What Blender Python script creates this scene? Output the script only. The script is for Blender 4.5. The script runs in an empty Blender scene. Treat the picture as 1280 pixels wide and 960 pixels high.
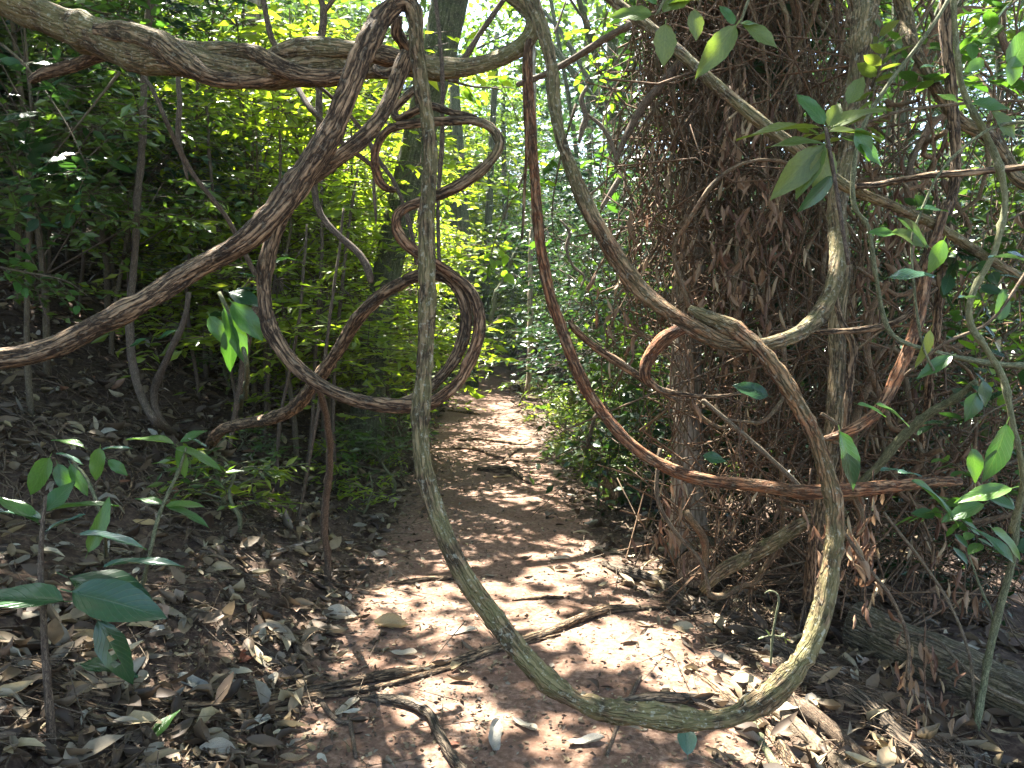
import bpy, math, random
import numpy as np
from mathutils import Vector, Matrix

# ------------------------------------------------------------------ camera, world, sun, exposure
SC = bpy.context.scene
COL = SC.collection
PITCH = math.radians(4.8)
CAMZ = 1.5
FPX = 960.0
cam_d = bpy.data.cameras.new("camera")
cam_d.sensor_width = 36.0
cam_d.lens = 36.0 * FPX / 1280.0
cam_d.clip_start = 0.05
cam_d.clip_end = 800.0
cam = bpy.data.objects.new("camera", cam_d)
COL.objects.link(cam)
cam.location = (0, 0, CAMZ)
cam.rotation_euler = (math.radians(90) - PITCH, 0, 0)
SC.camera = cam

SUN = Vector((-0.24, 0.40, 0.88)).normalized()          # direction towards the sun
SUN_EL = math.asin(SUN.z)
world = bpy.data.worlds.new("World")
SC.world = world
world.use_nodes = True
wn = world.node_tree
wn.nodes.clear()
sky = wn.nodes.new("ShaderNodeTexSky")
sky.sky_type = 'NISHITA'
sky.sun_disc = False
sky.sun_elevation = SUN_EL
sky.sun_rotation = math.atan2(SUN.x, SUN.y)
sky.air_density = 1.0
sky.dust_density = 1.5
bg = wn.nodes.new("ShaderNodeBackground")
bg.inputs[1].default_value = 0.082
wo = wn.nodes.new("ShaderNodeOutputWorld")
wn.links.new(sky.outputs[0], bg.inputs[0])
wn.links.new(bg.outputs[0], wo.inputs[0])
sun_d = bpy.data.lights.new("sun", 'SUN')
sun_d.energy = 5.0
sun_d.angle = math.radians(0.53)
sun_d.color = (1.0, 0.95, 0.86)
sun = bpy.data.objects.new("sun", sun_d)
COL.objects.link(sun)
sun.rotation_euler = SUN.to_track_quat('Z', 'Y').to_euler()
SC.view_settings.view_transform = 'Standard'
SC.view_settings.look = 'None'
SC.view_settings.exposure = 3.45
SC.view_settings.gamma = 1.0
SC.cycles.max_bounces = 7
SC.cycles.diffuse_bounces = 4
SC.cycles.glossy_bounces = 2
SC.cycles.transmission_bounces = 4
SC.cycles.transparent_max_bounces = 4
SC.cycles.sample_clamp_indirect = 6.0
SC.cycles.use_denoising = True

# ------------------------------------------------------------------ helpers
rng = np.random.default_rng(7)
CP, SP = math.cos(PITCH), math.sin(PITCH)
CR = np.array([1.0, 0, 0]); CF = np.array([0, CP, -SP]); CU = np.array([0, SP, CP])
CAM = np.array([0, 0, CAMZ])

def W(px, py, d):
    return CAM + d * (CF + (px - 640) / FPX * CR - (py - 480) / FPX * CU)

def norm(a):
    a = np.asarray(a, float)
    return a / np.maximum(np.linalg.norm(a, axis=-1, keepdims=True), 1e-9)

def _h(ix, iy, iz):
    n = (ix * 374761393 + iy * 668265263 + iz * 1274126177) & 0x7fffffff
    n = ((n ^ (n >> 13)) * 1274126177) & 0x7fffffff
    n = (n ^ (n >> 16)) & 0xffff
    return n / 65535.0

def vnoise(x, y, z=0.0):
    x, y, z = np.broadcast_arrays(np.asarray(x, float), np.asarray(y, float), np.asarray(z, float))
    xi, yi, zi = np.floor(x).astype(np.int64), np.floor(y).astype(np.int64), np.floor(z).astype(np.int64)
    fx, fy, fz = x - xi, y - yi, z - zi
    fx, fy, fz = fx*fx*(3-2*fx), fy*fy*(3-2*fy), fz*fz*(3-2*fz)
    r = 0
    for a in (0, 1):
        for b in (0, 1):
            for c in (0, 1):
                r = r + _h(xi+a, yi+b, zi+c) * (fx if a else 1-fx) * (fy if b else 1-fy) * (fz if c else 1-fz)
    return r * 2 - 1

def fbm(x, y, z=0.0, o=4):
    r, a, f = 0, 1.0, 1.0
    for i in range(o):
        r = r + a * vnoise(np.asarray(x)*f + 17.3*i, np.asarray(y)*f - 9.1*i, np.asarray(z)*f)
        a *= 0.5; f *= 2.03
    return r

def path_c(y):
    y = np.clip(y, -5, 60)
    return -0.03*y - 0.0009*np.maximum(y, 0)**2
def path_hw(y):
    return np.clip(0.78 - 0.012*y, 0.42, 0.9)

def ground(x, y, detail=True):
    x = np.asarray(x, float); y = np.asarray(y, float)
    t = x - path_c(y)
    hw = path_hw(y)
    l = np.maximum(0, -t - hw); r = np.maximum(0, t - hw)
    zl = 0.49 * l * l / (l + 0.22)
    zl = np.where(l > 9, 0.49*8.8 + (l-9)*0.12, zl)
    zr = -0.14*np.minimum(r, 2.0)*np.minimum(r, 2.0)/(np.minimum(r, 2.0)+.3) - 0.3*np.clip(r-2.0, 0, 7)
    z = zl + zr
    off = np.clip((l + r) / 0.5, 0, 1)
    z = z + 0.05*fbm(x*0.9, y*0.9, 0, 3) * (0.35 + off)
    if detail:
        z = z + 0.010*fbm(x*6, y*6, 3.3, 3)*(0.7+1.5*off) + 0.0035*fbm(x*28, y*28, 7.7, 2)
        z = z + 0.05*off*np.maximum(0, fbm(x*2.1+5, y*2.1, 1.2, 3))
    far = np.maximum(0, y - 34)
    z = z + far*0.10
    return z

def g1(x, y):
    return float(ground(np.array([x]), np.array([y]), True)[0])

def gpx(px, py, lift=0.0):
    """the ground point seen at a pixel"""
    dr = CF + (px - 640) / FPX * CR - (py - 480) / FPX * CU
    ts = np.linspace(1.2, 60, 3000)
    P = CAM + ts[:, None]*dr
    k = np.argmax(P[:, 2] < ground(P[:, 0], P[:, 1], False))
    p = P[k].copy()
    p[2] = g1(p[0], p[1]) + lift
    return p

def mk_mesh(name, V, faces, mats=(), attrs=None, smooth=True, uv=None, mi=None):
    """faces: list of int arrays (n,3) or (n,4)"""
    me = bpy.data.meshes.new(name)
    V = np.asarray(V, np.float32)
    me.vertices.add(len(V)); me.vertices.foreach_set("co", V.ravel())
    faces = [np.asarray(f, np.int32) for f in faces if len(f)]
    loops = np.concatenate([f.ravel() for f in faces])
    tot = np.concatenate([np.full(len(f), f.shape[1], np.int32) for f in faces])
    st = np.concatenate([[0], np.cumsum(tot)[:-1]]).astype(np.int32)
    me.loops.add(len(loops)); me.loops.foreach_set("vertex_index", loops)
    me.polygons.add(len(tot)); me.polygons.foreach_set("loop_start", st)
    try:
        me.polygons.foreach_set("loop_total", tot)
    except Exception:
        pass
    me.polygons.foreach_set("use_smooth", np.full(len(tot), smooth, bool))
    for m in mats:
        me.materials.append(m)
    if mi is not None:
        me.polygons.foreach_set("material_index", np.asarray(mi, np.int32))
    if attrs:
        for k, a in attrs.items():
            a = np.asarray(a, np.float32)
            if a.ndim == 2:
                at = me.attributes.new(k, 'FLOAT_VECTOR', 'POINT'); at.data.foreach_set("vector", a.ravel())
            else:
                at = me.attributes.new(k, 'FLOAT', 'POINT'); at.data.foreach_set("value", a)
    me.update(calc_edges=True)
    return me

def obj(name, me, parent=None, loc=None, label=None, cat=None, group=None, kind=None):
    o = bpy.data.objects.new(name, me)
    COL.objects.link(o)
    if parent is not None: o.parent = parent
    if loc is not None: o.location = loc
    tag(o, label, cat, group, kind)
    return o

def tag(o, label=None, cat=None, group=None, kind=None):
    if label: o["label"] = label
    if cat: o["category"] = cat
    if group: o["group"] = group
    if kind: o["kind"] = kind

def thing(name, label, cat, loc=(0, 0, 0), group=None):
    return obj(name, None, None, tuple(float(c) for c in loc), label, cat, group)

class Bag:
    """collects geometry for one mesh"""
    def __init__(s): s.V = []; s.F3 = []; s.F4 = []; s.A = {}; s.n = 0
    def add(s, V, f3=None, f4=None, **at):
        if f3 is not None and len(f3): s.F3.append(np.asarray(f3) + s.n)
        if f4 is not None and len(f4): s.F4.append(np.asarray(f4) + s.n)
        s.V.append(V); s.n += len(V)
        for k, a in at.items():
            s.A.setdefault(k, []).append(np.asarray(a))
    def mesh(s, name, mats, smooth=True, shift=None):
        V = np.concatenate(s.V)
        if shift is not None: V = V - np.asarray(shift)
        fs = []
        if s.F3: fs.append(np.concatenate(s.F3))
        if s.F4: fs.append(np.concatenate(s.F4))
        return mk_mesh(name, V, fs, mats, {k: np.concatenate(a) for k, a in s.A.items()}, smooth)

def catmull(P, step):
    """P (n,k) first three are xyz; resample at about step metres"""
    P = np.asarray(P, float)
    Q = np.vstack([2*P[0]-P[1], P, 2*P[-1]-P[-2]])
    out = []
    for i in range(1, len(Q)-2):
        p0, p1, p2, p3 = Q[i-1], Q[i], Q[i+1], Q[i+2]
        n = max(2, int(np.linalg.norm(p2[:3]-p1[:3]) / step))
        t = np.linspace(0, 1, n, endpoint=False)[:, None]
        out.append(0.5*((2*p1)+(-p0+p2)*t+(2*p0-5*p1+4*p2-p3)*t*t+(-p0+3*p1-3*p2+p3)*t**3))
    out.append(P[-1:])
    return np.vstack(out)

def tube(bag, P, R, n=8, lobes=0, lamp=0.0, pitch=0.3, namp=0.0, seed=0.0, cap=True, nfreq=1.0, **ex):
    """P (m,3), R (m,). ridges wind round the tube with the given pitch in metres"""
    P = np.asarray(P, float); R = np.broadcast_to(np.asarray(R, float), (len(P),)).copy()
    m = len(P)
    T = norm(np.gradient(P, axis=0))
    up = np.array([0, 0, 1.0]) if abs(T[0][2]) < 0.9 else np.array([1.0, 0, 0])
    N = np.zeros_like(P); N[0] = norm(np.cross(T[0], up))
    for i in range(1, m):
        v = N[i-1] - T[i]*np.dot(N[i-1], T[i]); N[i] = v/max(1e-9, np.linalg.norm(v))
    B = np.cross(T, N)
    s = np.concatenate([[0], np.cumsum(np.linalg.norm(np.diff(P, axis=0), axis=1))])
    a = np.linspace(0, 2*math.pi, n, endpoint=False)
    A, S = np.meshgrid(a, s)
    rr = np.ones_like(A)
    Rm = R[:, None]
    if lobes:
        ph = lobes*A + 2*math.pi*S/pitch + seed
        rr += lamp*(1 - 2*np.abs(np.sin(ph*0.5))**1.0) + 0
    if namp:
        ca, sa = np.cos(A), np.sin(A)
        rr += namp*fbm(ca*1.6*nfreq+seed, sa*1.6*nfreq, S*0.18*nfreq/np.maximum(Rm, .004)+seed, 3)
    rad = Rm*rr
    V = P[:, None, :] + (np.cos(A)*rad)[..., None]*N[:, None, :] + (np.sin(A)*rad)[..., None]*B[:, None, :]
    V = V.reshape(-1, 3)
    i = np.arange(m-1)[:, None]*n; j = np.arange(n)[None, :]; j2 = (j+1) % n
    F = np.stack([i+j, i+j2, i+n+j2, i+n+j], -1).reshape(-1, 4)
    bark = np.stack([np.cos(A)*Rm, np.sin(A)*Rm, S + seed], -1).reshape(-1, 3)
    F3 = None
    if cap:
        V = np.vstack([V, P[0]-T[0]*R[0]*.3, P[-1]+T[-1]*R[-1]*.3])
        bark = np.vstack([bark, [0, 0, seed], [0, 0, s[-1]+seed]])
        c0, c1 = m*n, m*n+1
        jj = np.arange(n)
        F3 = np.vstack([np.stack([np.full(n, c0), (jj+1) % n, jj], -1),
                        np.stack([np.full(n, c1), (m-1)*n+jj, (m-1)*n+(jj+1) % n], -1)])
    at = {"bark": bark}
    for k, v in ex.items():
        v = np.broadcast_to(np.asarray(v, float), (m,))
        w = np.repeat(v, n)
        if cap: w = np.concatenate([w, [v[0], v[-1]]])
        at[k] = w
    bag.add(V, F3, F, **at)

# ------------------------------------------------------------------ materials
def new_mat(name):
    m = bpy.data.materials.new(name); m.use_nodes = True
    nt = m.node_tree; nt.nodes.clear()
    out = nt.nodes.new("ShaderNodeOutputMaterial")
    return m, nt, out

class NT:
    def __init__(s, nt): s.nt = nt
    def n(s, t, **k):
        nd = s.nt.nodes.new(t)
        for a, b in k.items(): setattr(nd, a, b)
        return nd
    def link(s, a, b): s.nt.links.new(a, b)
    def attr(s, name):
        return s.n("ShaderNodeAttribute", attribute_name=name)
    def val(s, sock, v):
        if hasattr(v, "is_output") or isinstance(v, bpy.types.NodeSocket): s.link(v, sock)
        else: sock.default_value = v
    def math(s, op, a, b=0.0, clamp=False):
        nd = s.n("ShaderNodeMath", operation=op, use_clamp=clamp)
        s.val(nd.inputs[0], a); s.val(nd.inputs[1], b)
        return nd.outputs[0]
    def noise(s, vec, scale, detail=4, rough=0.6):
        nd = s.n("ShaderNodeTexNoise"); nd.inputs["Scale"].default_value = scale
        nd.inputs["Detail"].default_value = detail; nd.inputs["Roughness"].default_value = rough
        if vec is not None: s.link(vec, nd.inputs["Vector"])
        return nd.outputs[0]
    def ramp(s, fac, stops, interp='LINEAR'):
        nd = s.n("ShaderNodeValToRGB"); nd.color_ramp.interpolation = interp
        cr = nd.color_ramp
        while len(cr.elements) < len(stops): cr.elements.new(0.5)
        for e, (p, c) in zip(cr.elements, stops):
            e.position = p; e.color = (*c, 1) if len(c) == 3 else c
        s.link(fac, nd.inputs[0])
        return nd.outputs[0]
    def mix(s, fac, a, b, blend='MIX'):
        nd = s.n("ShaderNodeMix", data_type='RGBA', blend_type=blend)
        s.val(nd.inputs[0], fac)
        s.val(nd.inputs[6], a if isinstance(a, bpy.types.NodeSocket) else (*a, 1))
        s.val(nd.inputs[7], b if isinstance(b, bpy.types.NodeSocket) else (*b, 1))
        return nd.outputs[2]
    def mapping(s, vec, scale):
        nd = s.n("ShaderNodeMapping"); nd.inputs["Scale"].default_value = scale
        s.link(vec, nd.inputs["Vector"]); return nd.outputs[0]
    def bump(s, h, strength, dist):
        nd = s.n("ShaderNodeBump"); nd.inputs["Strength"].default_value = strength
        nd.inputs["Distance"].default_value = dist; s.link(h, nd.inputs["Height"]); return nd.outputs[0]
    def principled(s, col, rough, normal=None, spec=0.3):
        p = s.n("ShaderNodeBsdfPrincipled")
        s.val(p.inputs["Base Color"], col if isinstance(col, bpy.types.NodeSocket) else (*col, 1))
        s.val(p.inputs["Roughness"], rough)
        p.inputs["Specular IOR Level"].default_value = spec
        if normal is not None: s.link(normal, p.inputs["Normal"])
        return p

def bark_mat(name, dark, light, moss=(0.15, 0.135, 0.055), red=(0.38, 0.15, 0.06), lichen=(0.44, 0.43, 0.32),
             lich=0.5, fine=1.0, bump=1.0, base_moss=0.0):
    m, nt, out = new_mat(name); N = NT(nt)
    b = N.attr("bark").outputs["Vector"]
    st = N.mapping(b, (1, 1, 0.16))
    st2 = N.mapping(b, (1, 1, 0.30))
    fur = N.noise(st, 150*fine, 5, 0.65)
    fur2 = N.noise(st2, 340*fine, 4, 0.7)
    big = N.noise(b, 14, 4, 0.6)
    vo = N.n("ShaderNodeTexVoronoi", feature='DISTANCE_TO_EDGE'); vo.inputs["Scale"].default_value = 95*fine
    dst = N.n("ShaderNodeMix", data_type='VECTOR'); dst.inputs[0].default_value = 0.02
    N.link(N.mapping(b, (1, 1, 0.075)), dst.inputs[4]); nzc = N.n("ShaderNodeTexNoise"); nzc.inputs["Scale"].default_value = 120*fine; N.link(st2, nzc.inputs["Vector"]); N.link(nzc.outputs[1], dst.inputs[5])
    N.link(dst.outputs[1], vo.inputs["Vector"])
    crack = N.ramp(vo.outputs["Distance"], [(0.0, (0,)*3), (0.16, (1,)*3)])
    col = N.ramp(fur, [(0.38, dark), (0.50, [0.45*(a+c) for a, c in zip(dark, light)]), (0.60, light)])
    col = N.mix(N.ramp(big, [(0.35, (0.5,)*3), (0.6, (0,)*3)]), col, dark)
    col = N.mix(crack, [c*0.45 for c in dark], col)
    ms = N.attr("moss").outputs["Fac"]; rd = N.attr("red").outputs["Fac"]
    rmask = N.math('MULTIPLY', N.math('GREATER_THAN', 1.0, -1.0), N.math('MULTIPLY', rd, N.ramp(N.noise(b, 22, 3), [(0.35, (0.2,)*3), (0.6, (1,)*3)])), True)
    redc = N.mix(crack, [c*0.2 for c in red], N.ramp(fur, [(0.38, [c*0.3 for c in red]), (0.60, red)]))
    col = N.mix(rmask, col, redc)
    mm = N.math('ADD', ms, base_moss)
    mmask = N.math('MULTIPLY', mm, N.ramp(big, [(0.38, (0.15,)*3), (0.55, (1,)*3)]), True)
    mossc = N.mix(fur2, [c*0.55 for c in moss], [c*1.6 for c in moss])
    col = N.mix(mmask, col, mossc)
    lm = N.ramp(N.noise(b, 60, 3, 0.7), [(0.56, (0,)*3), (0.66, (0.85,)*3)])
    lm = N.math('MULTIPLY', lm, N.math('MULTIPLY', N.math('ADD', N.math('MULTIPLY', mm, 0.7), 0.18), lich), True)
    col = N.mix(lm, col, lichen)
    h = N.math('ADD', N.math('ADD', fur, N.math('MULTIPLY', fur2, 0.5)), N.math('MULTIPLY', crack, 0.7))
    bp = N.bump(h, 1.0*bump, 0.009)
    p = N.principled(col, 0.85, bp, 0.25)
    N.link(p.outputs[0], out.inputs[0])
    return m

def leaf_mat(name, stops, trans=0.45, tgain=1.5, rough=0.38, spots=0.0, vein=False, spec=0.5):
    """stops: colours over the leaf's own random tint"""
    m, nt, out = new_mat(name); N = NT(nt)
    r = N.attr("rnd").outputs["Fac"]
    oi = N.n("ShaderNodeObjectInfo")
    rr = N.math('FRACT', N.math('ADD', r, oi.outputs["Random"])) if vein else r
    col = N.ramp(rr, stops)
    geo = N.n("ShaderNodeNewGeometry")
    h = None
    if vein:
        uvn = N.attr("luv").outputs["Vector"]
        sx = N.n("ShaderNodeSeparateXYZ"); N.link(uvn, sx.inputs[0])
        au = N.math('ABSOLUTE', sx.outputs[0])
        mid = N.math('SUBTRACT', 1.0, N.math('MULTIPLY', au, 22.0), True)
        side = N.n("ShaderNodeMath", operation='SINE')
        N.link(N.math('MULTIPLY', N.math('SUBTRACT', sx.outputs[1], N.math('MULTIPLY', au, 0.28)), 62.0), side.inputs[0])
        sv = N.math('MULTIPLY', N.math('POWER', N.math('MAXIMUM', side.outputs[0], 0.0), 10.0), 0.4)
        vv = N.math('MAXIMUM', mid, sv)
        col = N.mix(N.math('MULTIPLY', vv, 0.3), col, N.mix(0.35, col, (0.4, 0.45, 0.2), 'MIX'))
        h = vv
        mot = N.noise(N.mapping(uvn, (1, 2.2, 1)), 5, 5, 0.7)
        col = N.mix(N.ramp(mot, [(0.4, (0.4,)*3), (0.62, (0,)*3)]), col, N.mix(0.6, col, (0.02, 0.03, 0.01)))
        if spots:
            sp = N.ramp(N.noise(N.mapping(uvn, (1, 2.2, 1)), 9, 4, 0.7), [(0.60, (0,)*3), (0.72, (1,)*3)])
            col = N.mix(N.math('MULTIPLY', sp, spots), col, (0.14, 0.085, 0.03))
    nrm = N.bump(h, 0.35, 0.004) if h is not None else None
    p = N.principled(col, rough, nrm, spec)
    tr = N.n("ShaderNodeBsdfTranslucent")
    tc = N.mix(1.0, col, (0.95*tgain, 1.0*tgain, 0.35*tgain), 'MULTIPLY')
    N.link(tc, tr.inputs[0])
    mx = N.n("ShaderNodeMixShader"); mx.inputs[0].default_value = trans
    N.link(p.outputs[0], mx.inputs[1]); N.link(tr.outputs[0], mx.inputs[2])
    N.link(mx.outputs[0], out.inputs[0])
    return m

def dead_mat(name, stops, vein=False, trans=0.15):
    m, nt, out = new_mat(name); N = NT(nt)
    r = N.attr("rnd").outputs["Fac"]
    if vein:
        oi = N.n("ShaderNodeObjectInfo")
        r = N.math('FRACT', N.math('ADD', r, oi.outputs["Random"]))
    col = N.ramp(r, stops)
    tc = N.n("ShaderNodeTexCoord")
    nz = N.noise(tc.outputs["Object"], 40 if vein else 25, 4, 0.7)
    col = N.mix(N.ramp(nz, [(0.45, (0,)*3), (0.65, (0.65,)*3)]), col, N.mix(0.5, col, (0.05, 0.03, 0.018)))
    if vein:
        sx = N.n("ShaderNodeSeparateXYZ"); N.link(N.attr("luv").outputs["Vector"], sx.inputs[0])
        au = N.math('ABSOLUTE', sx.outputs[0])
        mid = N.math('SUBTRACT', 1.0, N.math('MULTIPLY', au, 20.0), True)
        side = N.n("ShaderNodeMath", operation='SINE')
        N.link(N.math('MULTIPLY', N.math('SUBTRACT', sx.outputs[1], N.math('MULTIPLY', au, 0.25)), 70.0), side.inputs[0])
        vv = N.math('MAXIMUM', mid, N.math('MULTIPLY', N.math('POWER', N.math('MAXIMUM', side.outputs[0], 0.0), 6.0), 0.5))
        col = N.mix(N.math('MULTIPLY', vv, 0.35), col, N.mix(0.6, col, (0.55, 0.45, 0.28)))
        nrm = N.bump(N.math('ADD', vv, nz), 0.5, 0.003)
    else:
        nrm = None
    p = N.principled(col, 0.62, nrm, 0.35)
    tr = N.n("ShaderNodeBsdfTranslucent"); N.link(col, tr.inputs[0])
    mx = N.n("ShaderNodeMixShader"); mx.inputs[0].default_value = trans
    N.link(p.outputs[0], mx.inputs[1]); N.link(tr.outputs[0], mx.inputs[2])
    N.link(mx.outputs[0], out.inputs[0])
    return m

DEAD = [(0.0, (0.035, 0.023, 0.014)), (0.2, (0.075, 0.05, 0.03)), (0.4, (0.14, 0.10, 0.06)), (0.58, (0.22, 0.165, 0.09)),
        (0.7, (0.17, 0.15, 0.115)), (0.82, (0.32, 0.25, 0.13)), (0.93, (0.34, 0.32, 0.25)), (1.0, (0.19, 0.07, 0.03))]
M = {}
M['liana'] = bark_mat("liana_bark", (0.042, 0.026, 0.014), (0.38, 0.25, 0.14), fine=0.62, lich=0.8)
M['trunk'] = bark_mat("grey_bark", (0.04, 0.042, 0.025), (0.12, 0.12, 0.075), fine=0.3, lich=0.5, base_moss=0.35, moss=(0.07, 0.085, 0.035))
M['pale'] = bark_mat("pale_bark", (0.26, 0.20, 0.145), (0.50, 0.42, 0.33), fine=0.35, lich=0.5)
M['stem'] = bark_mat("sapling_bark", (0.07, 0.05, 0.035), (0.20, 0.15, 0.10), fine=1.5, bump=0.5)
M['green_stem'] = bark_mat("green_stem_bark", (0.09, 0.10, 0.05), (0.24, 0.24, 0.13), fine=1.5, bump=0.4)
M['dead_vine'] = bark_mat("dead_vine_bark", (0.045, 0.030, 0.019), (0.28, 0.195, 0.125), fine=2.0, bump=0.4)
M['log'] = bark_mat("log_bark", (0.06, 0.045, 0.03), (0.24, 0.18, 0.12), fine=0.6, lich=0.6, bump=1.3)
M['straw'] = bark_mat("straw_fibre", (0.08, 0.055, 0.035), (0.27, 0.21, 0.14), fine=2.0, bump=0.3)
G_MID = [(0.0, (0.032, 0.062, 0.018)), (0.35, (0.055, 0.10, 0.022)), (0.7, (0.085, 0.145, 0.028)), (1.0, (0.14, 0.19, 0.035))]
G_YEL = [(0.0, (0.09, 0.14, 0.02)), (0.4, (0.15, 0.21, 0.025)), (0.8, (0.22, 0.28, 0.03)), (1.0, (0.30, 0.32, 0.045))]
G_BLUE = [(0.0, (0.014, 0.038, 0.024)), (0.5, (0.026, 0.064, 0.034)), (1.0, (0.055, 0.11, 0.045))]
M['leaf_mid'] = leaf_mat("leaf_mid_green", G_MID, 0.42, 1.6, 0.3, spec=0.6)
M['leaf_yel'] = leaf_mat("leaf_yellow_green", G_YEL, 0.58, 1.7, 0.35)  # yellow green leaves, base lifted to carry the backlit glow
M['leaf_blue'] = leaf_mat("leaf_blue_green", G_BLUE, 0.3, 1.3, 0.3)
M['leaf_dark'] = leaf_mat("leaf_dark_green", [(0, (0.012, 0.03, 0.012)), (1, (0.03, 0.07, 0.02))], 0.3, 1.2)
M['big_green'] = leaf_mat("large_leaf_green", [(0, (0.035, 0.10, 0.022)), (0.5, (0.06, 0.15, 0.03)), (1, (0.09, 0.18, 0.03))], 0.4, 1.6, 0.3, 0.5, True)
M['big_dark'] = leaf_mat("large_leaf_dark", [(0, (0.016, 0.05, 0.022)), (1, (0.03, 0.085, 0.03))], 0.3, 1.4, 0.25, 0.3, True)
M['big_olive'] = leaf_mat("large_leaf_olive", [(0, (0.08, 0.13, 0.03)), (1, (0.14, 0.17, 0.04))], 0.45, 1.6, 0.4, 0.8, True)
M['big_shiny'] = leaf_mat("large_leaf_glossy", [(0, (0.05, 0.11, 0.07)), (1, (0.07, 0.14, 0.09))], 0.2, 1.3, 0.16, 0.2, True, 1.0)  # bluish base paints in the sky's sheen
M['dead'] = dead_mat("dead_leaf", DEAD)
M['dead_big'] = dead_mat("dead_leaf_veined", DEAD, True)
M['dead_hang'] = dead_mat("dead_leaf_hanging", [(0, (0.10, 0.05, 0.03)), (0.4, (0.22, 0.12, 0.07)), (0.8, (0.33, 0.23, 0.13)), (1, (0.40, 0.31, 0.18))], False, 0.25)
M['pale_leaf'] = dead_mat("dead_leaf_pale", [(0, (0.34, 0.28, 0.19)), (1, (0.38, 0.34, 0.26))], True, 0.2)
M['tan_leaf'] = dead_mat("dead_leaf_tan", [(0, (0.40, 0.28, 0.12)), (1, (0.36, 0.26, 0.13))], True, 0.2)
M['rust_leaf'] = dead_mat("dead_leaf_rust", [(0, (0.24, 0.07, 0.03)), (1, (0.2, 0.06, 0.03))], True, 0.2)
M['grey_leaf'] = dead_mat("dead_leaf_grey", [(0, (0.24, 0.23, 0.19)), (1, (0.29, 0.27, 0.22))], True, 0.1)

M['cut'] = bark_mat('cut_wood', (0.16, 0.09, 0.05), (0.46, 0.32, 0.19), fine=0.8, lich=0.0, bump=0.4)
def ground_mat():
    m, nt, out = new_mat("forest_soil"); N = NT(nt)
    tc = N.n("ShaderNodeTexCoord").outputs["Object"]
    pth = N.attr("path").outputs["Fac"]
    a = N.noise(tc, 3.0, 5, 0.65); b = N.noise(tc, 38, 5, 0.7); c = N.noise(tc, 140, 4, 0.7)
    soil = N.ramp(b, [(0.3, (0.065, 0.036, 0.023)), (0.5, (0.155, 0.096, 0.066)), (0.68, (0.28, 0.19, 0.14))])
    soil = N.mix(N.ramp(a, [(0.4, (0,)*3), (0.62, (0.6,)*3)]), soil, (0.11, 0.058, 0.036))
    soil = N.mix(N.ramp(c, [(0.62, (0,)*3), (0.70, (0.6,)*3)]), soil, (0.36, 0.25, 0.17))
    duff = N.ramp(b, [(0.3, (0.022, 0.014, 0.010)), (0.5, (0.06, 0.038, 0.026)), (0.7, (0.13, 0.09, 0.06))])
    mask = N.math('ADD', pth, N.math('MULTIPLY', N.math('SUBTRACT', N.noise(tc, 7, 4), 0.5), 0.9), True)
    col = N.mix(N.ramp(mask, [(0.35, (0,)*3), (0.65, (1,)*3)]), duff, soil)
    h = N.math('ADD', b, N.math('MULTIPLY', c, 0.4))
    p = N.principled(col, 0.93, N.bump(h, 0.6, 0.006), 0.2)
    N.link(p.outputs[0], out.inputs[0])
    return m
M['ground'] = ground_mat()

# ------------------------------------------------------------------ leaves
def leaf_tpl(kind):
    """vertices x across, y along (0..1), z up; returns V, F3, F4, luv"""
    if kind == 'small':
        V = np.array([[0, 0, 0], [-.5, .42, .10], [.5, .42, .10], [0, .45, 0], [0, 1, -.08]])
        return V, np.array([[0, 2, 3], [2, 4, 3], [4, 1, 3], [1, 0, 3]]), None
    if kind == 'round':
        ys = [0, .18, .45, .75, 1]; ws = [0, .38, .5, .34, 0]
    elif kind == 'litter':
        ys = [0, .14, .4, .72, 1]; ws = [.03, .3, .5, .36, .02]
    elif kind == 'med':
        ys = [0, .15, .4, .7, 1]; ws = [.02, .32, .5, .36, 0]
    V = []; F = []
    for y, w in zip(ys, ws):
        V += [[-w, y, .22*w], [0, y, 0], [w, y, .22*w]]
    V = np.array(V, float)
    V[:, 2] -= .12*V[:, 1]**2
    for i in range(len(ys)-1):
        a = 3*i
        F += [[a, a+1, a+4, a+3], [a+1, a+2, a+5, a+4]]
    return V, None, np.array(F)
TPL = {k: leaf_tpl(k) for k in ('small', 'round', 'litter', 'med')}

def scatter_leaves(bag, kind, P, D, Nn, L, Wd, rnd, curl=None):
    V, f3, f4 = TPL[kind]
    D = norm(D); S = norm(np.cross(D, Nn)); U = np.cross(S, D)
    n, k = len(P), len(V)
    L = np.broadcast_to(L, (n,)); Wd = np.broadcast_to(Wd, (n,))
    vx = V[None, :, 0]*Wd[:, None]; vy = V[None, :, 1]*L[:, None]; vz = V[None, :, 2]*Wd[:, None]
    if curl is not None:
        # bend the blade along its length and roll its sides
        c = curl[:, None]
        vz = vz + c*L[:, None]*(V[None, :, 1]-.5)**2*1.6 + np.abs(c)*Wd[:, None]*np.abs(V[None, :, 0])*1.3
        vx = vx*(1-.35*np.abs(c))
    X = P[:, None] + vx[..., None]*S[:, None] + vy[..., None]*D[:, None] + vz[..., None]*U[:, None]
    off = (np.arange(n)*k)[:, None, None]
    bag.add(X.reshape(-1, 3),
            None if f3 is None else (f3[None]+off).reshape(-1, 3),
            None if f4 is None else (f4[None]+off).reshape(-1, 4),
            rnd=np.repeat(rnd, k))

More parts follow.
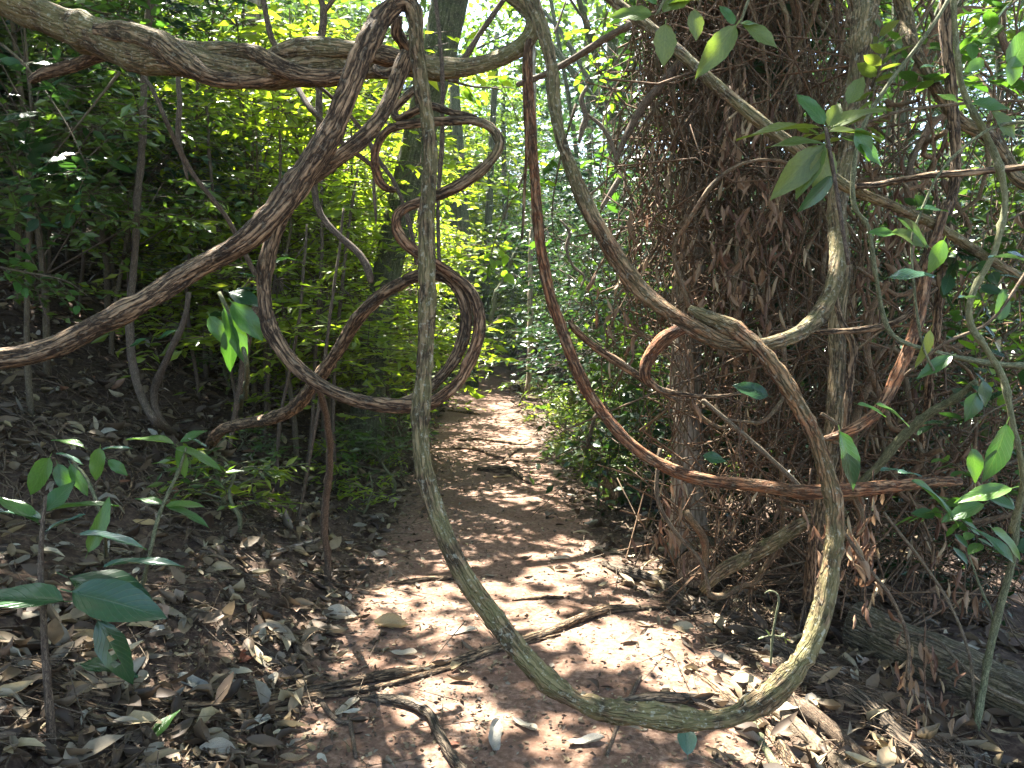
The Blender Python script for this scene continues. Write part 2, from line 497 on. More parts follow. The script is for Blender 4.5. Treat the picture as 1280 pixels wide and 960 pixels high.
def sprays(bag, rg, O, D, L, nl, llen, lw, kind='small', twig=True, droop=.25, tint=(0, 1), keep=None, flat=.55):
    """twigs with leaves set alternately along them"""
    O = np.asarray(O, float); D = norm(D); J = len(O)
    L = np.broadcast_to(L, (J,))
    t = (np.arange(nl)+.6)/nl
    P = O[:, None] + D[:, None]*(L[:, None]*t)[..., None]
    P[..., 2] -= droop*L[:, None]*t[None]**2
    up = np.array([0, 0, 1.0])
    S = norm(np.cross(D, up) + 1e-3)
    sg = np.where(np.arange(nl) % 2 == 0, 1, -1)[None, :, None]
    LD = D[:, None]*.55 + S[:, None]*sg*.8 + rg.normal(0, .28, (J, nl, 3)); LD[..., 2] -= .2
    NN = up + rg.normal(0, flat, (J, nl, 3))
    tw = rg.random(J)[:, None]*.45 + rg.random((J, nl))*.55
    tw = tint[0] + (tint[1]-tint[0])*tw
    sz = llen*(.65+.6*rg.random((J, nl)))
    P, LD, NN, tw, sz = P.reshape(-1, 3), LD.reshape(-1, 3), NN.reshape(-1, 3), tw.ravel(), sz.ravel()
    if keep is not None:
        k = keep(P); P, LD, NN, tw, sz = P[k], LD[k], NN[k], tw[k], sz[k]
    if len(P) == 0: return
    scatter_leaves(bag, kind, P, LD, NN, sz, sz*lw, tw)
    return

def twig_prisms(bag, O, E, r):
    """three sided straight twigs O->E"""
    O = np.asarray(O, float); E = np.asarray(E, float); n = len(O)
    D = norm(E-O); S = norm(np.cross(D, [0.3, 0.2, 1.0])); U = np.cross(S, D)
    r = np.broadcast_to(r, (n,))
    V = []; bk = []
    for base, k in ((O, 1.0), (E, .5)):
        for a in (0, 2.094, 4.189):
            V.append(base + (math.cos(a)*S + math.sin(a)*U)*(r*k)[:, None])
            bk.append(np.stack([math.cos(a)*r, math.sin(a)*r, np.full(n, .3)*(k == .5)], -1))
    V = np.stack(V, 1).reshape(-1, 3); bk = np.stack(bk, 1).reshape(-1, 3)
    f = np.array([[0, 1, 4, 3], [1, 2, 5, 4], [2, 0, 3, 5]])
    F = (f[None] + (np.arange(n)*6)[:, None, None]).reshape(-1, 4)
    bag.add(V, None, F, bark=bk, moss=np.zeros(len(V)), red=np.zeros(len(V)))

def big_leaf_mesh(name, aspect, rg, droop=.2, fold=.25, wav=.09, mat=None, point=1.4, holes=False):
    ny, nx = 13, 7
    ys = np.linspace(0, 1, ny); xs = np.linspace(-1, 1, nx)
    Y, X = np.meshgrid(ys, xs, indexing='ij')
    w = np.sin(math.pi*Y**.85)**.8*(1-.25*Y**point)
    w = np.maximum(w, .012)*aspect*.5
    w *= 1 + .05*rg.normal(0, 1, (ny, 1))
    V = np.stack([X*w, Y, fold*np.abs(X)*w - droop*Y**2 + wav*np.sin(Y*9+X*2+rg.random()*6)*np.abs(X)*aspect], -1)
    i = np.arange(ny-1)[:, None]*nx; j = np.arange(nx-1)[None]
    F = np.stack([i+j, i+j+1, i+nx+j+1, i+nx+j], -1).reshape(-1, 4)
    if holes:
        F = F[[q for q in range(len(F)) if q not in (20, 33, 45, 46)]]
    V = V.reshape(-1, 3)
    # petiole
    ps = np.array([[.008, 0, 0], [-.008, 0, 0], [-.008, -.12, .02], [.008, -.12, .02]])
    V = np.vstack([V, ps]); F = np.vstack([F, [[len(V)-4, len(V)-3, len(V)-2, len(V)-1]]])
    luv = np.stack([np.concatenate([X.ravel(), [0]*4]), np.concatenate([Y.ravel(), [0]*4]), np.zeros(len(V))], -1)
    return mk_mesh(name, V, [F], [mat], {"luv": luv, "rnd": np.zeros(len(V))})

LEAFM = {}
for mk in ('big_green', 'big_dark', 'big_olive', 'big_shiny'):
    LEAFM[mk] = [big_leaf_mesh("leaf_blade", a, rng, dr, fo, .05, M[mk], holes=h)
                 for a, dr, fo, h in ((.42, .18, .3, False), (.55, .10, .2, False), (.36, .3, .35, True), (.62, .2, .15, False))]

def orient(D, Nn):
    D = norm(D); S = norm(np.cross(D, Nn)); U = np.cross(S, D)
    return Matrix(((S[0], D[0], U[0], 0), (S[1], D[1], U[1], 0), (S[2], D[2], U[2], 0), (0, 0, 0, 1)))

def put(name, me, pos, D, Nn, size, parent=None, wide=1.0, **tags):
    o = obj(name, me, parent, **tags)
    m = Matrix.Translation(Vector(pos)) @ orient(D, Nn) @ Matrix.Diagonal((size*wide, size, size, 1))
    if parent is not None:
        m = Matrix.Translation(-Vector(parent.location)) @ m
    o.matrix_local = m
    return o

# ------------------------------------------------------------------ sun pools: where gaps in the leaf canopy let the sun through
SXY = np.array([SUN.x/SUN.z, SUN.y/SUN.z])
def sproj(P):
    P = np.atleast_2d(P)
    return P[:, :2] - P[:, 2:3]*SXY
POOLS = []
for px, py, r in ((705, 790, .13), (745, 800, .17), (785, 806, .20), (825, 815, .20), (865, 835, .18), (905, 860, .16), (950, 880, .16),
                  (1000, 905, .15), (1045, 935, .14), (1080, 960, .13),
                  (480, 745, .12), (520, 730, .12), (560, 745, .12), (600, 735, .12), (640, 745, .09), (690, 758, .07), (570, 790, .08), (545, 705, .10), (590, 700, .08),
                  (470, 640, .14), (500, 650, .15), (550, 665, .12), (600, 665, .06), (660, 690, .05),
                  (600, 590, .14), (640, 520, .25), (690, 600, .12), (560, 560, .14), (620, 600, .16), (600, 460, .8), (630, 480, .4), (590, 500, .3), (660, 625, .08),
                  (455, 590, .5), (420, 560, .5), (480, 560, .45), (400, 600, .2), (370, 660, .10), (320, 790, .07), (430, 640, .14),
                  (530, 880, .05), (560, 860, .04), (330, 700, .06), (240, 440, .3), (120, 370, .5)):
    POOLS.append((*sproj(gpx(px, py))[0], r))
NGROUND = len(POOLS)
for px, py, d, r in ((1030, 570, 2.3, .07), (1044, 640, 2.3, .07), (1040, 700, 2.3, .06), (980, 480, 2.4, .07), (900, 600, 2.75, .08), (780, 540, 2.8, .06),
                     (664, 100, 2.9, .07), (664, 80, 2.9, .06), (985, 850, 2.3, .08), (600, 760, 2.3, .05), (845, 420, 2.9, .07),
                     (850, 450, 4.6, .12), (925, 560, 3.2, .12), (1005, 300, 3.7, .10), (935, 220, 4.0, .14), (1085, 690, 2.9, .09), (1170, 560, 3.6, .15), (770, 230, 4.0, .15), (705, 110, 4.0, .12), (745, 200, 4, .1), (700, 45, 3.5, .1)):
    POOLS.append((*sproj(W(px, py, d))[0], r))
for px, py, d, r in ((390, 220, 7.5, .6), (370, 330, 7, .7), (450, 330, 9, .8), (360, 260, 7.5, .7), (400, 430, 7, .5), (470, 430, 9.5, .8), (380, 150, 8, .8),
                     (350, 60, 9, 1.0), (420, 40, 9, 1.0), (460, 240, 10, 1.0), (230, 380, 7.5, .5), (600, 230, 13, 1.5), (150, 80, 6, .35),
                     (290, 200, 7.0, .35), (760, 100, 5.0, .4), (800, 150, 5.5, .4), (620, 270, 5.5, .4), (1180, 420, 5, .3), (60, 260, 6, .3), (1230, 380, 4.5, .3), (920, 540, 8, .7), (1010, 440, 9, .7), (1130, 480, 8, .6), (1250, 200, 8, .8), (1180, 300, 7, .5), (950, 600, 6.5, .4), (820, 330, 8, .6), (1080, 560, 6, .3), (40, 150, 7, .5), (120, 250, 8, .5), (250, 120, 8, .5), (200, 300, 8, .4), (300, 260, 9, .6), (560, 300, 11, 1.0), (700, 350, 12, 1.0), (640, 100, 14, 1.5), (740, 200, 10, .8), (430, 300, 8.5, 1.0), (380, 400, 6.5, .8), (430, 440, 6.8, .9), (480, 480, 7.5, .8), (400, 260, 6.5, .8), (270, 250, 6.5, .5), (180, 180, 6, .5), (100, 300, 6, .45), (500, 420, 9, .7), (340, 180, 7.5, .8), (480, 150, 9, .8), (590, 400, 22, 1.6), (600, 300, 20, 1.8), (560, 200, 16, 1.3)):
    POOLS.append((*sproj(W(px, py, d))[0], r))
POOLS = np.array(POOLS)

def in_pool(P, grow=1.0, only=None):
    q = sproj(P)
    wob = 1 + .45*vnoise(q[:, 0]*7, q[:, 1]*7, 5.0) + .25*vnoise(q[:, 0]*19, q[:, 1]*19, 2.0)
    pl = POOLS if only is None else POOLS[:only]
    res = np.zeros(len(q), bool)
    for x, y, r in pl:
        res |= (q[:, 0]-x)**2 + (q[:, 1]-y)**2 < (r*grow*wob + .075)**2
    return res

# ------------------------------------------------------------------ ground sheet
def spaced(lo, hi, fine_lo, fine_hi, step, ratio=1.12):
    a = list(np.arange(fine_lo, fine_hi, step))
    s, x = step, fine_hi
    while x < hi: a.append(x); s = min(s*ratio, 8); x += s
    a.append(hi)
    s, x = step, fine_lo
    b = []
    while x > lo:
        s = min(s*ratio, 8); x -= s; b.append(max(x, lo))
    return np.array(b[::-1] + a)
gx = spaced(-150, 150, -2.2, 2.2, .03)
gy = spaced(-30, 260, 2.0, 7.5, .03, 1.06)
GX, GY = np.meshgrid(gx, gy)
GZ = ground(GX, GY)
nx = len(gx)
i = np.arange(len(gy)-1)[:, None]*nx; j = np.arange(nx-1)[None]
GF = np.stack([i+j, i+j+1, i+nx+j+1, i+nx+j], -1).reshape(-1, 4)
tt = np.abs(GX-path_c(GY)) - path_hw(GY) - np.where(GX > 0, .34*np.clip((4.4-GY)/.8, 0, 1), 0)
pm = np.clip(.5 - tt/.5, 0, 1)
obj("ground", mk_mesh("ground", np.stack([GX, GY, GZ], -1).reshape(-1, 3), [GF], [M['ground']], {"path": pm.ravel()}),
    label="red brown earth path running between leaf littered forest banks", kind="structure")

# ------------------------------------------------------------------ lianas and branches
def liana(label, pts, group=None, name="liana", cat="liana", mat='liana', n=18, lobes=0, lamp=.10, pitch=.45, namp=.2,
          step=.018, seed=None, on_ground=False, extra=None, sub=None):
    """pts: (px, py, depth, width px, moss, red)"""
    A = []
    for p in pts:
        px, py, d, w = p[:4]; mo = p[4] if len(p) > 4 else 0; re = p[5] if len(p) > 5 else 0
        if d is None:
            q = gpx(px, py); d = float(np.dot(q-CAM, CF)); q = q + np.array([0, 0, w*.5*d/FPX*.7])
        else: q = W(px, py, d)
        A.append([*q, w*.5*d/FPX, mo, re])
    A = catmull(A, step)
    seed = rng.random()*50 if seed is None else seed
    root = A[0, :3].copy()
    b = Bag()
    P = A[:, :3].copy()
    k = np.arange(len(P))*step
    r0 = A[:, 3:4]
    A[:, 3] *= 1 + .16*np.maximum(0, fbm(k*11, seed+3)) - .06*np.abs(vnoise(k*5, seed+31))
    if mat == 'green_stem':
        A[:, 3] *= 1 + .35*np.exp(-((k % .16-.08)/.008)**2)
    P += r0*.6*np.stack([vnoise(k*4, seed), vnoise(k*4, seed+9), vnoise(k*4, seed+20)], -1)
    tube(b, P-root, A[:, 3], n, lobes, lamp, pitch, namp, seed, moss=A[:, 4], red=A[:, 5])
    me = b.mesh(name, [M[mat]])
    if sub is not None:
        return obj(sub[1], me, sub[0], tuple(root - np.array(sub[0].location)))
    return obj(name, me, None, tuple(root), label, cat, group)

LN = "thick lianas looping over the path"
main = liana("thick brown liana swooping from left edge over an arch into the great hanging loop", [
    (-70, 462, 2.35, 27), (0, 447, 2.35, 27), (90, 424, 2.35, 28), (180, 383, 2.35, 29), (265, 327, 2.35, 28), (325, 278, 2.3, 27),
    (372, 232, 2.3, 27), (408, 178, 2.3, 27), (433, 120, 2.3, 27), (452, 62, 2.3, 27), (470, 22, 2.33, 25), (495, 4, 2.36, 23), (514, 18, 2.38, 20, .3),
    (521, 60, 2.4, 18, .5), (528, 120, 2.42, 17, .6), (535, 200, 2.42, 17, .6), (538, 290, 2.42, 18, .6), (538, 370, 2.4, 19, .6), (534, 440, 2.4, 19, .6), (528, 510, 2.38, 20, .6),
    (528, 570, 2.35, 20, .6), (543, 640, 2.33, 21, .7), (570, 705, 2.3, 22, .7), (608, 765, 2.3, 23, .8), (650, 823, 2.28, 24, .8), (705, 866, 2.28, 25, .8), (770, 893, 2.28, 26, .8),
    (835, 905, 2.28, 27, .8), (895, 898, 2.28, 27, .8), (950, 868, 2.3, 27, .8), (995, 825, 2.3, 26, .8), (1025, 765, 2.32, 26, .8), (1042, 700, 2.34, 24, .7, .3), (1046, 640, 2.36, 22, .5, .6),
    (1035, 585, 2.38, 21, .4, .7), (1014, 530, 2.4, 20, .3, .8), (985, 480, 2.42, 20, .3, .8), (955, 440, 2.45, 21, .3, .6), (918, 412, 2.5, 22, .4, .4), (880, 395, 2.53, 17, .6), (862, 386, 2.56, 9, .7)],  # red share on this stretch also carries the pinkish sun on the bark
    LN, lobes=3, lamp=.08, pitch=.5, namp=.26)
liana("lichen spotted liana descending from top centre and meeting the loop at upper right", [
    (640, -40, 2.8, 18, .4), (660, -8, 2.75, 18, .4), (678, 30, 2.7, 17, .5), (688, 75, 2.68, 17, .5), (692, 130, 2.66, 17, .6), (702, 180, 2.64, 17, .6), (722, 230, 2.62, 18, .5, .2),
    (752, 285, 2.6, 19, .4, .4), (790, 340, 2.57, 20, .3, .5), (835, 385, 2.54, 20, .3, .5), (875, 418, 2.51, 20, .2, .5), (915, 433, 2.5, 19, .3, .4), (945, 432, 2.5, 18, .3, .3),
    (965, 428, 2.52, 18, .5), (1000, 413, 2.6, 19, .6), (1027, 378, 2.7, 21, .6), (1044, 325, 2.8, 22, .7), (1052, 240, 2.95, 25, .6), (1062, 150, 3.05, 27, .6), (1076, 60, 3.1, 29, .5), (1092, -40, 3.2, 32, .5)],
    LN, lobes=2, lamp=.09, pitch=.35, namp=.2)
liana("dark brown liana curling into a round ring and a twisted upper coil", [
    (512, 70, 2.5, 18), (500, 95, 2.48, 20), (478, 132, 2.42, 20), (448, 172, 2.38, 20), (412, 205, 2.38, 20), (380, 232, 2.4, 20), (352, 268, 2.45, 19), (336, 315, 2.45, 19), (331, 360, 2.45, 19),
    (343, 410, 2.45, 19), (372, 455, 2.45, 19), (410, 484, 2.47, 18), (455, 502, 2.5, 18), (500, 509, 2.52, 18, 0, .2), (540, 505, 2.54, 17, 0, .3), (575, 478, 2.56, 16, 0, .4), (597, 435, 2.56, 15, 0, .4), (602, 395, 2.56, 14, 0, .4),
    (592, 362, 2.56, 14), (568, 340, 2.55, 13, 0, .3), (538, 322, 2.54, 13, 0, .4), (510, 303, 2.54, 13, 0, .5), (498, 280, 2.54, 13, 0, .6), (508, 260, 2.54, 13, 0, .4), (545, 243, 2.53, 14), (585, 222, 2.5, 14), (613, 200, 2.48, 14, .3),
    (625, 177, 2.47, 13, .4), (612, 157, 2.48, 12, .3), (588, 150, 2.5, 12), (555, 151, 2.54, 11), (520, 155, 2.56, 11), (488, 162, 2.58, 11), (473, 182, 2.6, 11, 0, .4), (471, 208, 2.62, 12, 0, .6), (481, 230, 2.64, 10, 0, .5), (496, 236, 2.66, 7)],
    LN, lobes=2, lamp=.09, pitch=.4, namp=.18)
liana("slender liana rising from the bank in an inner arc through the round ring", [
    (262, 572, None, 12, 0, .3), (262, 552, 4.3, 13, 0, .3), (278, 539, 4.1, 14), (312, 531, 3.9, 14), (345, 524, 3.6, 15), (375, 498, 3.3, 16), (402, 462, 3.1, 16), (430, 425, 2.95, 16), (456, 387, 2.8, 16), (480, 364, 2.75, 16),
    (512, 348, 2.66, 15), (543, 344, 2.62, 15), (568, 357, 2.6, 15), (581, 383, 2.6, 15), (581, 415, 2.6, 15), (567, 450, 2.6, 14), (545, 478, 2.6, 14), (520, 497, 2.6, 12), (490, 507, 2.6, 9)],
    LN, namp=.2)
liana("dark twisted strand hooking round the upper coil beside the upright stem", [
    (520, 108, 2.62, 9), (505, 122, 2.62, 10), (493, 137, 2.62, 10), (500, 147, 2.6, 10), (518, 139, 2.56, 9), (540, 132, 2.55, 9), (562, 139, 2.55, 9), (588, 145, 2.52, 9), (606, 154, 2.5, 8)], LN, namp=.25)
br = thing("twisted_branch", "massive grey brown liana branch of twisted strands crossing the upper left", "liana", W(-40, -10, 3.0), LN)
liana(None, [(-70, -30, 3.0, 44, .8), (0, 2, 3.0, 44, .8), (70, 24, 3.0, 44, .7), (140, 48, 3.0, 46, .7), (205, 74, 3.0, 46, .6), (270, 88, 3.0, 42, .5), (330, 88, 3.0, 42, .5), (390, 85, 3.0, 43, .5), (440, 82, 3.0, 36, .5),
             (500, 78, 3.0, 28, .5), (550, 79, 3.0, 27, .6), (600, 73, 3.0, 24, .6), (642, 56, 2.98, 23, .8), (664, 35, 2.96, 22, .8), (664, 12, 2.96, 20, .6), (640, -8, 3.0, 20, .6), (600, -40, 3.1, 20)],
      n=26, lobes=2, lamp=.12, pitch=1.1, namp=.16, sub=(br, "stem"))
liana(None, [(120, 38, 2.94, 16), (160, 42, 2.93, 26, .3), (200, 56, 2.92, 28, .3), (232, 82, 2.92, 26, .2), (262, 101, 2.94, 22), (300, 104, 2.97, 18), (345, 98, 3.0, 12)], n=18, namp=.15, sub=(br, "strand"))
liana(None, [(325, 84, 2.98, 14), (352, 66, 2.96, 22, .4), (392, 56, 2.95, 24, .5), (440, 62, 2.95, 22, .3), (490, 74, 2.96, 20), (530, 86, 2.98, 14)], n=18, namp=.15, sub=(br, "strand"))
liana(None, [(228, 58, 3.02, 14), (260, 66, 3.0, 20, .4), (305, 70, 2.98, 18, .2), (350, 84, 2.96, 22), (400, 94, 2.95, 18), (455, 92, 2.97, 12)], n=18, namp=.15, sub=(br, "strand"))
liana(None, [(499, 20, 2.5, 10), (497, 40, 2.55, 15), (505, 55, 2.6, 15), (508, 72, 2.7, 14), (499, 88, 2.8, 13), (484, 93, 2.85, 12), (470, 86, 2.9, 10)], n=14, namp=.22, sub=(br, "hook"))
liana("short dark bough hanging under the massive twisted branch", [(40, 102, 3.3, 9), (60, 92, 3.25, 13), (95, 80, 3.2, 15), (130, 70, 3.15, 15), (165, 66, 3.1, 12)], cat="branch", name="broken_bough")
liana("red brown liana dropping straight from the branch end then sweeping low to the right", [
    (664, 45, 2.96, 10), (662, 75, 2.95, 12, 0, .5), (664, 130, 2.94, 13, 0, .8), (666, 200, 2.92, 13, 0, .9), (670, 270, 2.9, 13, 0, .9), (678, 330, 2.88, 14, 0, .9), (695, 392, 2.86, 14, 0, .9), (718, 450, 2.84, 14, 0, .9),
    (745, 505, 2.82, 15, 0, .9), (785, 550, 2.8, 15, 0, .9), (835, 582, 2.78, 15, 0, .9), (895, 602, 2.76, 16, 0, .9), (960, 611, 2.74, 16, .1, .9), (1030, 612, 2.72, 17, 0, .9), (1100, 608, 2.75, 17, 0, .9), (1160, 604, 2.8, 14, .1, .8), (1200, 603, 2.85, 9, 0, .5)],
    LN, lobes=3, lamp=.1, pitch=.3, namp=.18)
liana("thin strand hanging beside the upper straight part of the red brown liana", [(655, 62, 3.0, 5, 0, .8), (655, 130, 3.0, 5, 0, .7), (658, 190, 3.0, 4, 0, .6), (655, 260, 3.0, 4), (652, 300, 3.0, 3)], cat="vine", name="hanging_vine")
liana("reddish elbow shaped branch bending in front of the pale host trunk", [(858, 408, 2.85, 13, 0, .8), (838, 418, 2.85, 16, 0, 1), (822, 434, 2.85, 16, 0, 1), (810, 455, 2.85, 15, 0, 1), (808, 473, 2.85, 13, 0, .8), (822, 486, 2.87, 8), (845, 493, 2.9, 7), (890, 497, 3.0, 5), (925, 492, 3.0, 4)], name="bent_branch", cat="branch")
liana("reddish brown branch curving up right of the great loop to the tangled vines", [(1032, 548, 2.5, 7, 0, .6), (1060, 538, 2.5, 13, 0, .9), (1090, 520, 2.52, 14, 0, .9), (1110, 495, 2.55, 14, 0, .9), (1130, 452, 2.6, 15, 0, .8), (1148, 405, 2.65, 15, 0, .7), (1160, 360, 2.7, 15, 0, .6), (1172, 305, 2.75, 13, 0, .5), (1185, 255, 2.8, 11)], name="curved_branch", cat="branch")
liana("dead stub ended branch lying across behind the red brown liana", [(712, 400, 3.3, 5, 0, .3), (716, 410, 3.3, 9, 0, .4), (740, 432, 3.35, 9, 0, .4), (775, 455, 3.4, 10), (810, 478, 3.5, 8), (845, 500, 3.6, 6)], name="dead_branch", cat="branch")
liana("pair of pale stems running level from the loop to the right tangle", [(985, 409, 2.9, 5), (1030, 413, 2.9, 9), (1080, 411, 2.9, 9), (1120, 402, 2.9, 8), (1150, 382, 2.9, 7), (1172, 360, 2.9, 5)], name="level_vine", cat="stem", lobes=2, lamp=.18)
liana("sloping grey green bough running from top centre down through the leaves at right", [
    (715, -50, 2.9, 14, .6), (760, -5, 2.85, 14, .6), (815, 38, 2.8, 14, .6), (865, 80, 2.75, 14, .7), (915, 122, 2.72, 15, .7), (965, 165, 2.7, 15, .6), (1015, 200, 2.7, 15, .6), (1060, 232, 2.7, 13, .6), (1115, 262, 2.75, 12, .6), (1170, 285, 2.8, 12, .6), (1230, 322, 2.85, 12, .6), (1310, 372, 2.9, 13, .6)], name="sloping_bough", cat="branch", namp=.08)
liana("dark upright stem standing behind the leaves in the upper right corner", [(1178, -40, 3.0, 15), (1184, 40, 3.0, 14), (1190, 120, 3.0, 13), (1192, 190, 3.0, 13), (1188, 250, 3.0, 12), (1180, 330, 3.0, 12), (1172, 400, 3.05, 10), (1160, 480, 3.2, 8), (1150, 560, 3.5, 8)], name="upright_sapling", cat="stem")
liana("mossy crooked bough bending down towards the bright gap at upper right", [(1120, -40, 3.2, 20, .4), (1135, 10, 3.2, 19, .4), (1140, 45, 3.15, 17, .4), (1155, 85, 3.1, 15, .3), (1175, 120, 3.1, 15, .3), (1205, 152, 3.1, 15, .4), (1240, 172, 3.1, 16, .3), (1262, 205, 3.1, 15, .3), (1275, 228, 3.05, 17, .2), (1310, 238, 3.0, 20, .2)], name="crooked_bough", cat="branch")
liana("smooth level twig crossing to the right edge below the crooked bough", [(1070, 232, 2.65, 7), (1100, 229, 2.65, 8), (1150, 220, 2.6, 8), (1210, 216, 2.55, 9), (1310, 206, 2.5, 9)], name="level_twig", cat="twig")
liana("long grey green vine snaking down the right edge of the view", [(1188, -30, 2.3, 7, .5), (1194, 50, 2.3, 7, .5), (1203, 112, 2.3, 7, .5), (1230, 165, 2.3, 8, .5), (1250, 210, 2.3, 8, .5), (1258, 260, 2.3, 8, .5), (1245, 315, 2.3, 7, .5), (1215, 365, 2.3, 7, .5), (1210, 402, 2.3, 7, .5), (1232, 437, 2.3, 7, .5), (1255, 475, 2.3, 7, .5), (1266, 530, 2.3, 7, .4), (1276, 600, 2.35, 7, .4), (1262, 665, 2.45, 7, .3)], name="snaking_vine", cat="vine", mat='green_stem', n=12)
liana("thin green vine looping down between the large leaves at right", [(1205, -30, 2.5, 5), (1160, 40, 2.5, 5), (1110, 105, 2.5, 5), (1078, 160, 2.5, 5), (1066, 215, 2.5, 5), (1068, 258, 2.5, 5), (1086, 285, 2.52, 5), (1095, 340, 2.55, 5), (1106, 400, 2.6, 6), (1125, 425, 2.6, 6), (1180, 443, 2.6, 6), (1240, 455, 2.6, 7), (1310, 458, 2.6, 7)], name="looping_vine", cat="vine", mat='green_stem', n=10)
liana("smooth grey branch arching under the curved red branch at right", [(1075, 605, 3.4, 9), (1100, 580, 3.3, 10), (1125, 550, 3.2, 11), (1160, 520, 3.1, 10), (1195, 500, 3.0, 9), (1222, 478, 2.9, 7)], name="arching_branch", cat="branch", mat='green_stem')
liana("slanting grey green log leaning in the dark hollow under the red liana", [(880, 735, 3.75, 12, .4), (905, 712, 3.7, 17, .5), (935, 696, 3.65, 18, .5), (970, 678, 3.6, 17, .5), (1010, 655, 3.55, 16, .5), (1060, 640, 3.5, 14, .4)], name="leaning_log", cat="log")
liana("twisted brown vine dropping off the level stems into the dark tangle", [(1040, 300, 3.1, 7), (1043, 360, 3.1, 7), (1052, 400, 3.05, 8), (1066, 435, 3.0, 8), (1062, 480, 3.0, 9), (1058, 540, 3.05, 9), (1050, 610, 3.2, 7)], name="dropping_vine", cat="vine", lobes=2, lamp=.15)
liana("mossy stem standing behind the great loop under the fork", [(1060, 330, 3.5, 16, .4), (1050, 400, 3.45, 20, .4), (1043, 470, 3.4, 22, .3), (1036, 540, 3.4, 22, .3), (1030, 610, 3.45, 20, .2), (1020, 690, 3.5, 20), (1012, 745, 3.6, 22)], name="mossy_sapling", cat="stem")

# stems on the left and in the middle
def stem(label, pts, name="thin_sapling", cat="sapling", mat='stem', n=10, **k):
    return liana(label, pts, name=name, cat=cat, mat=mat, n=n, step=.04, **k)
stem("curved brown stem bowing to the ground left of the ring", [(190, -40, 5.0, 9), (182, 60, 5.0, 9), (178, 160, 4.95, 9), (172, 260, 4.9, 9), (168, 340, 4.9, 9), (160, 400, 4.8, 10), (163, 450, 4.7, 10), (178, 500, 4.6, 10), (200, 530, 4.5, 10), (222, 553, None, 9)])
stem("dark forked sapling stem curving up from the left bank", [(240, 590, None, 9), (205, 530, 4.9, 9), (195, 490, 4.9, 10), (212, 440, 4.8, 8), (230, 400, 4.8, 7), (236, 365, 4.8, 6)])
stem("fine slanting stem falling from the massive branch to the left bank", [(160, 70, 3.6, 4), (190, 110, 3.6, 5), (212, 160, 3.6, 6), (240, 215, 3.7, 6), (275, 260, 3.8, 6), (300, 300, 3.9, 6), (320, 345, 4.0, 6), (345, 410, 4.1, 5), (372, 460, 4.2, 5)])
stem("short dark stem hanging straight beneath the massive branch", [(222, 90, 3.9, 5), (226, 130, 3.9, 7), (224, 170, 3.9, 6), (230, 205, 3.9, 5), (234, 225, 3.9, 3)])
stem("forked upright stem passing behind the massive branch", [(372, -60, 3.6, 6), (398, -5, 3.6, 7), (402, 20, 3.6, 10), (400, 60, 3.6, 10), (398, 130, 3.6, 9), (396, 190, 3.6, 8), (392, 235, 3.6, 8), (400, 270, 3.6, 9), (425, 297, 3.6, 9), (450, 318, 3.6, 9), (463, 338, 3.6, 9), (465, 352, 3.6, 7)])
stem("side fork of the upright stem near the top edge", [(402, 22, 3.6, 6), (412, 8, 3.6, 6), (425, -15, 3.6, 5), (440, -50, 3.6, 5)], name="fork_branch")
stem("crooked twig coming down at the top left of the arch", [(325, -30, 3.8, 5), (332, 10, 3.8, 7), (340, 45, 3.8, 8), (352, 70, 3.8, 6), (368, 100, 3.5, 7), (383, 128, 3.4, 8), (405, 152, 3.3, 7), (425, 175, 3.3, 5), (432, 182, 3.3, 7), (462, 205, 3.4, 6), (478, 218, 3.4, 4)])
stem("long thin stem slanting behind the crossing lianas towards the leaning trunk", [(388, 98, 3.2, 5), (420, 125, 3.2, 5), (455, 165, 3.2, 5), (472, 200, 3.2, 6), (490, 225, 3.2, 5), (505, 258, 3.2, 5), (515, 290, 3.2, 6), (522, 330, 3.2, 5)])
stem("dark wavy stem hanging close behind the upright liana", [(543, -30, 2.75, 5), (548, 40, 2.75, 5), (552, 95, 2.75, 6), (553, 135, 2.75, 5), (552, 190, 2.75, 7), (547, 250, 2.75, 5), (548, 330, 2.75, 5), (552, 350, 2.75, 3)])
stem("short rod like stem hanging left of the ring coil", [(478, 130, 2.8, 3), (472, 175, 2.8, 4), (468, 220, 2.8, 4), (470, 262, 2.8, 4), (470, 280, 2.8, 2)])
stem("smooth brown stem dropping from the ring to the path's left edge", [(392, 478, 2.7, 8), (404, 495, 2.9, 9), (410, 530, 3.2, 9), (411, 580, 3.6, 9), (406, 640, 3.9, 9), (407, 690, 4.1, 9), (408, 728, None, 9)])
stem("thin diagonal branch rising behind the upper coil to the right", [(568, 100, 4.0, 8), (580, 75, 4.0, 8), (600, 45, 4.0, 7), (620, 15, 4.0, 7), (640, -15, 4.0, 6)])
stem("thick slanting stump like stem behind the ring on the left bank", [(325, 378, 5.2, 14), (318, 400, 5.2, 15), (308, 440, 5.2, 12), (298, 500, 5.2, 8), (288, 560, 5.1, 6)], mat='dead_vine')
